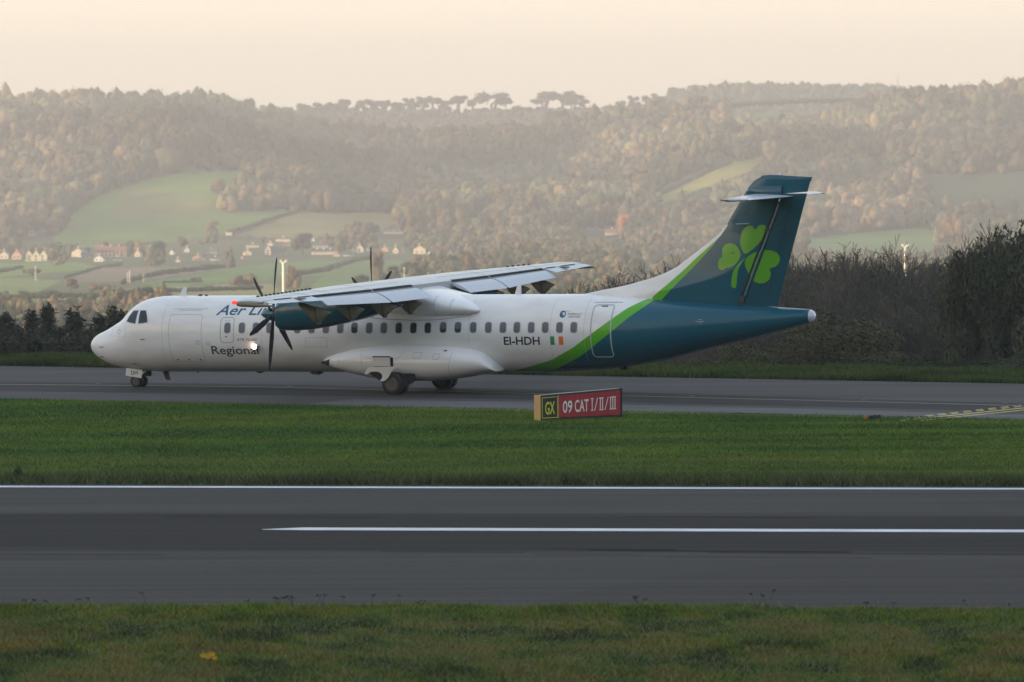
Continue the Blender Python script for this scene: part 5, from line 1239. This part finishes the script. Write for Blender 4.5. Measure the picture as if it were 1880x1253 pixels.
FT=[(288,478,42,38,'large dark rounded tree right of the pink terrace',DK_,'round'),(556,466,46,44,'dark rounded tree in the middle of the village',DK_,'round'),
 (650,440,46,38,'brown left half of the big tree clump above the gabled house',BR,'round'),(680,442,40,40,'dark right half of the big tree clump above the gabled house',DK_,'round'),
 (403,366,38,44,'solitary brown tree at the right end of the big green field',BR,'round'),(388,440,24,38,'slender brown tree at the foot of the big green field',PK,'tall'),
 (131,534,30,24,'small grey brown tree in the hedge of the left field',BR,'round'),(185,537,48,24,'broad pale bush in the hedge left of the nose',PK,'bushy'),(75,545,80,18,'low dark thicket in the hedge at far left',OL,'bushy'),(0,546,30,18,'bush cut by the left edge above the conifers',OL,'bushy'),
 (60,503,34,16,'small bush on the boundary of the far left green field',BR,'bushy'),(44,504,8,11,'dark stubby bush left of the boundary bush',DK_,'round'),
 (150,600,48,48,'tall brown domed tree behind the left conifers',BR,'round'),(112,600,34,40,'dark domed tree left of the tallest brown one behind the conifers',OL,'round'),(80,602,40,34,'greyish tree behind the conifers second from the left',OL,'round'),(20,600,52,38,'broad tree behind the conifers at far left',OL,'round'),(205,600,54,40,'pale brown tree crown touching the aircraft nose',PK,'round'),
 (440,526,58,32,'pale brown thicket above the cockpit roof',BR,'bushy'),(360,516,20,10,'small dark bush in the field above the nose',OL,'bushy'),
 (537,530,26,44,'brown upright tree right of the forked mast',PK,'tall'),(664,530,32,30,'dark pointed tree left of the far propeller',DK_,'round'),(722,524,34,38,'dark tree right of the far propeller',DK_,'tall'),(655,540,22,28,'grey bush below the dark pointed tree',OL,'bushy'),
 (692,520,26,64,'tall brown poplar behind the far propeller',PK,'tall'),(760,520,60,44,'broad olive tree behind the far wing',OL,'round'),(815,512,60,40,'brown rounded tree above the inner far wing',BR,'round'),
 (915,500,50,46,'olive tree above the middle of the far wing',OL,'round'),(965,495,44,60,'tall brown tree above the far wing',PK,'tall'),(1010,480,60,48,'pale rounded tree above the far wing tip',OL,'round'),(1060,470,50,40,'brown rounded tree right of the far wing tip',BR,'round'),
 (1148,434,26,42,'bright orange lit tree beside the cream villa',OR,'tall'),(1170,425,40,40,'olive tree right of the orange lit one',OL,'round'),(1100,372,60,40,'dark tree crown in the wood above the villa',OL,'round'),(930,392,60,62,'large pale domed tree in the middle of the valley wood',BR,'round'),(985,415,60,66,'second large domed tree right of the pale one',BR,'round'),(1035,418,52,56,'olive domed tree left of the villa',OL,'round'),
 (1745,468,62,88,'tall pale brown tree behind the right grove',(.22,.15,.09),'round'),(1820,465,80,70,'hazy olive tree at far right behind the dark grove',OL,'round'),(1700,392,46,36,'pale round tree below the shaded right field',BR,'round'),(1640,400,44,34,'brown round tree left of the pale one below the shaded field',BR,'round'),(1575,410,48,40,'olive round tree right of the fin top',GN,'round'),
 (1435,222,16,16,'dark lone tree in the upper right hillside field',DK_,'round'),(1304,352,12,10,'tiny tree in the sloping yellow field',OL,'round'),(1205,470,30,44,'brown tree left of the pair of red roofed houses',BR,'tall'),(1226,440,30,52,'pale upright tree above the pair of red roofed houses',PK,'tall'),
 (868,470,34,40,'brown tree at the right end of the village row',BR,'round'),(500,420,3,3,'speck of a shrub in the tan field',OL,'bushy')]
for i,t in enumerate(FT[:-1]): far_tree(*t,seed=i)
# hedges
def hedge(pts,hpx,label,col=DK_):
    V=[];Fc=[];C=[];off=0; q=[]
    for k in range(len(pts)-1):
        a,b=np.array(pts[k],float),np.array(pts[k+1],float); n_=max(2,int(np.hypot(*(b-a))/2.2)); q+=[a+(b-a)*j/n_ for j in range(n_)]
    P0=None
    for (px,py) in q:
        ds=np.linspace(1300,5600,861); zz=terr_z(np.full_like(ds,px),ds); ys=YH+(H-zz)*F/ds; d=ds[int(np.argmin(np.abs(ys-py)))]; b=P(px,py,d); s=d/F
        if P0 is None: P0=b
        v,f,c=PR['bushy'][rng.integers(5)]; k=hpx*s*rng.uniform(.8,1.3); V.append(v*np.array([k*1.4,k*1.4,k])+(b-P0)-[0,0,k*.15]); Fc.append(f+off);off+=len(v);C.append(c[:,None]*np.asarray(col)*rng.uniform(.8,1.2))
    o=link('hedge',np_mesh('hedge',np.concatenate(V),np.concatenate(Fc),np.concatenate(C)),M['far']); o.location=P0; tag(o,label,'hedge')
hedge([(-20,503),(42,492)],8,'short dark hedge at the far left of the valley fields')
hedge([(-20,548),(100,546),(215,543),(280,536),(480,530)],8,'long hedge running across the valley below the fields')
hedge([(120,510),(190,490),(225,486)],5,'sloping hedge between the green and the ploughed field')
hedge([(225,520),(262,510),(300,502),(420,489)],8,'hedge rising to the right from the poles above the nose')
hedge([(545,505),(600,497),(650,480),(700,472)],9,'thick sloping hedge behind the forked mast')
hedge([(418,428),(455,418),(500,402),(548,388)],6,'dark hedge between the green and the tan hillside fields')
hedge([(300,519),(372,517)],4,'faint short hedge above the cockpit')
hedge([(1195,370),(1240,346),(1290,322),(1340,300)],9,'dark hedge along the top of the sloping yellow field')
hedge([(560,535),(620,533),(700,529)],5,'low hedge just above the near wing root')
hedge([(1250,200),(1330,196),(1430,190),(1500,187),(1600,186)],8,'dark hedge along the skyline field on the right')
hedge([(180,455),(300,446)],4,'low hedge at the foot of the big green field')
# skyline pines on the far ridge
def pine(px,pyt,wpx,hpx,seed,label):
    d=6950; g=np.random.default_rng(seed); s=d/F; b=P(px,pyt+hpx,d); T=empty('pine_tree',tuple(b)); h=hpx*s; w_=wpx*s
    V=[];Fc=[];off=0
    for k in range(9):
        c=np.array([g.uniform(-.36,.36)*w_,g.uniform(-.36,.36)*w_,h*g.uniform(.50,.90)]); v,f=I2; V.append(c+v*(1+.25*g.normal(size=(len(v),1)))*np.array([.20*w_,.20*w_,.11*h])); Fc.append(f+off); off+=len(v)
        v,f=cards(c,.21*w_,.06*w_,40,g=g,squash=.5); V.append(v);Fc.append(f+off);off+=len(v)
    V=np.concatenate(V); link('crown',np_mesh('crown',V,np.concatenate(Fc),np.tile([.05,.065,.04],(len(V),1))),M['far'],T)
    bm=bmesh.new()
    for q in range(3): tube(bm,[(0,0,-4),(g.uniform(-.1,.1)*w_,0,h*.4),(g.uniform(-.28,.28)*w_,0,h*.75)],[.05*w_,.04*w_,.02*w_],5)
    bm_obj('trunk',bm,M['bark'],T); tag(T,label,'pine tree','pines along the far skyline')
pl_=[(636,181,22),(668,179,22),(688,184,14),(703,181,20),(730,184,20),(752,180,18),(775,178,22),(795,172,26),(815,184,18),(842,174,28),(868,178,18),(905,172,46),(955,196,30),(1000,170,42),(1030,168,44),(1052,174,30),(1073,176,14),(560,190,24),(590,189,26),(612,186,24),(1233,160,10),(1140,184,16),(1165,176,18),(1195,172,22),(1215,174,18)]
for i,(px,py,wd_) in enumerate(pl_):
    lb={905:'broadest umbrella pine standing alone on the far skyline',1073:'tiny isolated umbrella pine at the right end of the far skyline pines',1030:'tallest flat topped pine of the right skyline clump',1233:'narrow dark spire of a conifer on the right skyline'}.get(px,'dark umbrella pine in the line along the hazy far skyline')
    pine(px,py,wd_*1.35,(34 if px not in (955,) else 16),500+i,lb)

# ================================================================== near conifers on the left
def conifer_mesh(seed,col):
    g=np.random.default_rng(seed); V=[];n=0;C=[]
    H_=1.; lv=46
    for i in range(lv):
        z=.04+.95*i/lv; R=.31*(1-z)**1.0*(1+.16*g.normal())+.010; nb=int(7+8*(1-z))
        for j in range(nb):
            a=g.random()*6.28; r=R*g.uniform(.75,1.15); up=g.uniform(-.02,.05)+.02*z
            p0=np.array([0,0,z]); p1=np.array([r*math.cos(a),r*math.sin(a),z+up]); m_=11
            for k in range(m_):
                t=g.random()**.7; p=p0+(p1-p0)*t+g.normal(size=3)*.012; s_=.030*(1.2-t*.5)*(1.05-z*.45)
                d1=g.normal(size=3)*s_; d2=g.normal(size=3)*s_; V+= [p,p+d1,p+d2*.7+np.array([0,0,s_*.3])]; C+= [g.uniform(.6,1.3)]*3
    V=np.array(V); f=np.arange(len(V)).reshape(-1,3); return np_mesh('foliage',V,f,np.array(C)[:,None]*np.array(col))
CM=[conifer_mesh(900+i,(.068,.072,.05)) for i in range(4)]
def trunk_mesh():
    bm=bmesh.new(); tube(bm,[(0,0,-.05),(0,0,.5),(0,0,.96)],[.022,.014,.004],6); me=bpy.data.meshes.new('trunk'); bm.to_mesh(me); bm.free(); me.materials.append(M['bark']); return me
TM=trunk_mesh()
for m_ in CM: m_.materials.append(M['leaf'])
def conifer(px,pyt,d,hm_,label,i,ws=1.,grp=None):
    p=P(px,pyt,d); T=empty('conifer_tree',(p[0],d,p[2]-hm_)); T.rotation_euler=(0,0,i*1.7); T.scale=(hm_*ws,hm_*ws,hm_)
    for nm,me in (('crown',CM[i%4]),('trunk',TM)):
        o=bpy.data.objects.new(nm,me); COL.objects.link(o); o.parent=T
    tag(T,label,'conifer tree',grp)
cl=[(11,583,330,'dark conifer at the left picture edge behind the taxiway'),(56,579,335,'dark conifer second peak from the left edge'),(88,567,330,'tallest dark conifer left of the aircraft nose'),(135,579,325,'pointed dark conifer midway between the tallest one and the nose'),(183,583,335,'dark pointed conifer just above left of the nose cone'),(207,573,340,'dark conifer peak touching the cockpit outline'),(222,579,335,'dark conifer peak immediately right of the one touching the cockpit')]
for i,(px,py,d,lb) in enumerate(cl): conifer(px,py,d,random.uniform(9,10.5),lb,i,1.1)
k=0
for px in range(-30,345,12):
    conifer(px+random.uniform(-5,5),random.uniform(606,634),random.uniform(285,322),random.uniform(6.5,8.),'lower dark conifer filling the row below the tall peaks',k,.85,'lower conifers left behind the taxiway'); k+=1
for px in range(-36,340,21):
    conifer(px+random.uniform(-6,6),random.uniform(622,634),random.uniform(245,262),random.uniform(4.,5.),'low dark young conifer at the foot of the conifer row',k,1.3,'young conifers at the foot of the row'); k+=1

# ================================================================== bare grove on the right
def bare_mesh(seed,col,dense=1.):
    g=np.random.default_rng(seed); A=[];B=[];R=[]
    def grow(p,d,l,r,lev):
        q=p+d*l; A.append(p);B.append(q);R.append((r,r*.7))
        if lev==0: return
        n_=3 if lev>1 else int(4*dense)
        for _ in range(n_):
            t=g.uniform(.35,1.); nd=d+g.normal(size=3)*(.55 if lev<4 else .34); nd[2]+=.06; nd/=np.linalg.norm(nd)
            grow(p+(q-p)*t,nd,l*g.uniform(.60,.80),r*.60,lev-1)
    for s in range(3):
        d=np.array([g.normal()*.16,g.normal()*.16,1.]); d/=np.linalg.norm(d); grow(np.array([g.normal()*.03,g.normal()*.03,0.]),d,.28,.016,6)
    A=np.array(A);B=np.array(B);R=np.maximum(np.array(R),.0011); d=B-A; L_=np.linalg.norm(d,axis=1)[:,None]; d=d/L_
    u=np.cross(d,[.3,.9,.1]); u/=np.linalg.norm(u,axis=1)[:,None]; w_=np.cross(d,u); n=len(A); V=np.empty((n,6,3))
    for k in range(3):
        a=k*2.094; o=u*math.cos(a)+w_*math.sin(a); V[:,k]=A+o*R[:,:1]; V[:,3+k]=B+o*R[:,1:]
    b0=(np.arange(n)*6)[:,None]; F_=np.concatenate([b0+np.array([k,(k+1)%3,3+(k+1)%3,3+k]) for k in range(3)])
    V=V.reshape(-1,3); s=1/np.percentile(V[:,2],99.5); V*=s; c=np.repeat(g.uniform(.7,1.3,n),6)[:,None]*np.array(col); return np_mesh('branches',V,F_,c)
BM_=[bare_mesh(700+i,c) for i,c in enumerate([(.092,.082,.070),(.120,.098,.080),(.072,.072,.060),(.098,.084,.064),(.070,.076,.054)])]
for m_ in BM_: m_.materials.append(M['twig'])
def lum(seed,col,n=12000,size=.024,k=26):
    g=np.random.default_rng(seed); V=[];C=[];F_=[];off=0
    for i in range(k):
        a=g.random()*6.28; q=g.random()**.5*.42; c=np.array([q*math.cos(a),q*math.sin(a),g.uniform(.10,.82)]); r=g.uniform(.08,.20)
        v,f=cards(c,r,size,n//k,g=g); V.append(v);F_.append(f+off);off+=len(v);C.append(np.full(len(v),g.uniform(.65,1.35)))
    return np_mesh('foliage',np.concatenate(V),np.concatenate(F_),np.concatenate(C)[:,None]*np.array(col)*1.)
EV=[lum(800,(.032,.050,.022),16000,.026),lum(801,(.055,.062,.036),20000,.024,40),lum(802,(.06,.062,.03),12000,.02)]
for m_ in EV: m_.materials.append(M['leaf'])
def near_tree(px,pyt,d,hm_,mesh,label,cat,ws,i,grp=None,name='bare_tree',pn='branches'):
    p=P(px,pyt,d); T=empty(name,(p[0],d,p[2]-hm_)); T.rotation_euler=(0,0,i*2.3); T.scale=(hm_*ws,hm_*ws,hm_)
    o=bpy.data.objects.new(pn,mesh); COL.objects.link(o); o.parent=T
    o=bpy.data.objects.new('trunk',TM); COL.objects.link(o); o.parent=T; o.scale=(1,1,.7); tag(T,label,cat,grp)
TOP=pchip([960,1040,1100,1150,1200,1290,1380,1470,1500,1540,1580,1620,1660,1700,1740,1800,1850,1900,1990],[555,540,522,508,498,490,484,474,466,472,458,462,470,480,468,452,425,405,395])
k=0
for rank,(d,off,hm_,st) in enumerate(((400,0,13.,15),(372,10,12.5,15),(345,26,11.,17),(318,52,9.5,17),(295,85,8.2,18),(272,120,6.4,20),(255,155,4.8,20))):
    px=985 if rank<4 else 1180
    while px<1960:
        t=float(TOP(px)); 
        if px<1300 and rank>3: t=max(t,600+ (rank-4)*18)
        y_=min(t+off+22+random.uniform(-10,16),664)
        near_tree(px+random.uniform(-6,6),y_,d+random.uniform(-8,8),hm_*random.uniform(.95,1.1),BM_[k%5],'bare grey brown tree in the dense grove behind the taxiway on the right','tree',random.uniform(.75,1.05),k,'bare trees of the right grove'); px+=st*random.uniform(.85,1.15); k+=1
        if k>285: break
SP=[(1196,492,300,9,0,'dark square topped evergreen bush just left of the fin',.42),(1792,436,284,9.5,1,'large dark evergreen tree rising above the right grove',.40),(1872,405,284,10.5,1,'tall dark evergreen tree at the right picture edge',.46),
 (1705,636,246,2.9,0,'dark green evergreen shrub at the foot of the grove on the right',1.45),(1790,640,244,2.6,0,'dark rounded shrub right of the evergreen one at the foot of the grove',1.2),(1555,572,262,4.8,2,'large olive green shrub behind the tail cone',1.35),(1480,600,258,4.4,2,'olive shrub just right of the tail cone',1.2),(1400,622,252,3.6,2,'olive scrub bush under the tail cone',1.3),(1310,655,248,2.6,2,'low olive bush below the rear fuselage',1.4),
 (1620,470,360,12,1,'dark ivy covered tree left of the forked mast head',.30),(1850,655,243,2.0,1,'low brown scrub at the right edge of the grove foot',1.6),(1600,640,248,2.6,2,'small olive bush left of the evergreen shrub',1.4)]
for i,(px,py,d,hm_,mi,lb,ws) in enumerate(SP): near_tree(px,py,d,hm_,EV[mi],lb,'shrub' if hm_<8 else 'tree',ws,i,None,'evergreen_shrub' if hm_<8 else 'evergreen_tree','crown')
# ------------------------------------------------------------------ haze over the valley
bm=bmesh.new(); box(bm,(0,4300,0),(5200,10200,264))
hm=bpy.data.materials.new('haze'); hm.use_nodes=True; t=hm.node_tree; t.nodes.clear()
pv=t.nodes.new('ShaderNodeVolumePrincipled'); pv.inputs['Density'].default_value=HAZE; pv.inputs['Color'].default_value=(.95,.96,.97,1); pv.inputs['Anisotropy'].default_value=.1
oo=t.nodes.new('ShaderNodeOutputMaterial'); t.links.new(pv.outputs[0],oo.inputs['Volume'])
tag(bm_obj('haze',bm,hm),kind='stuff')
bpy.data.objects['haze'].location.z=-30
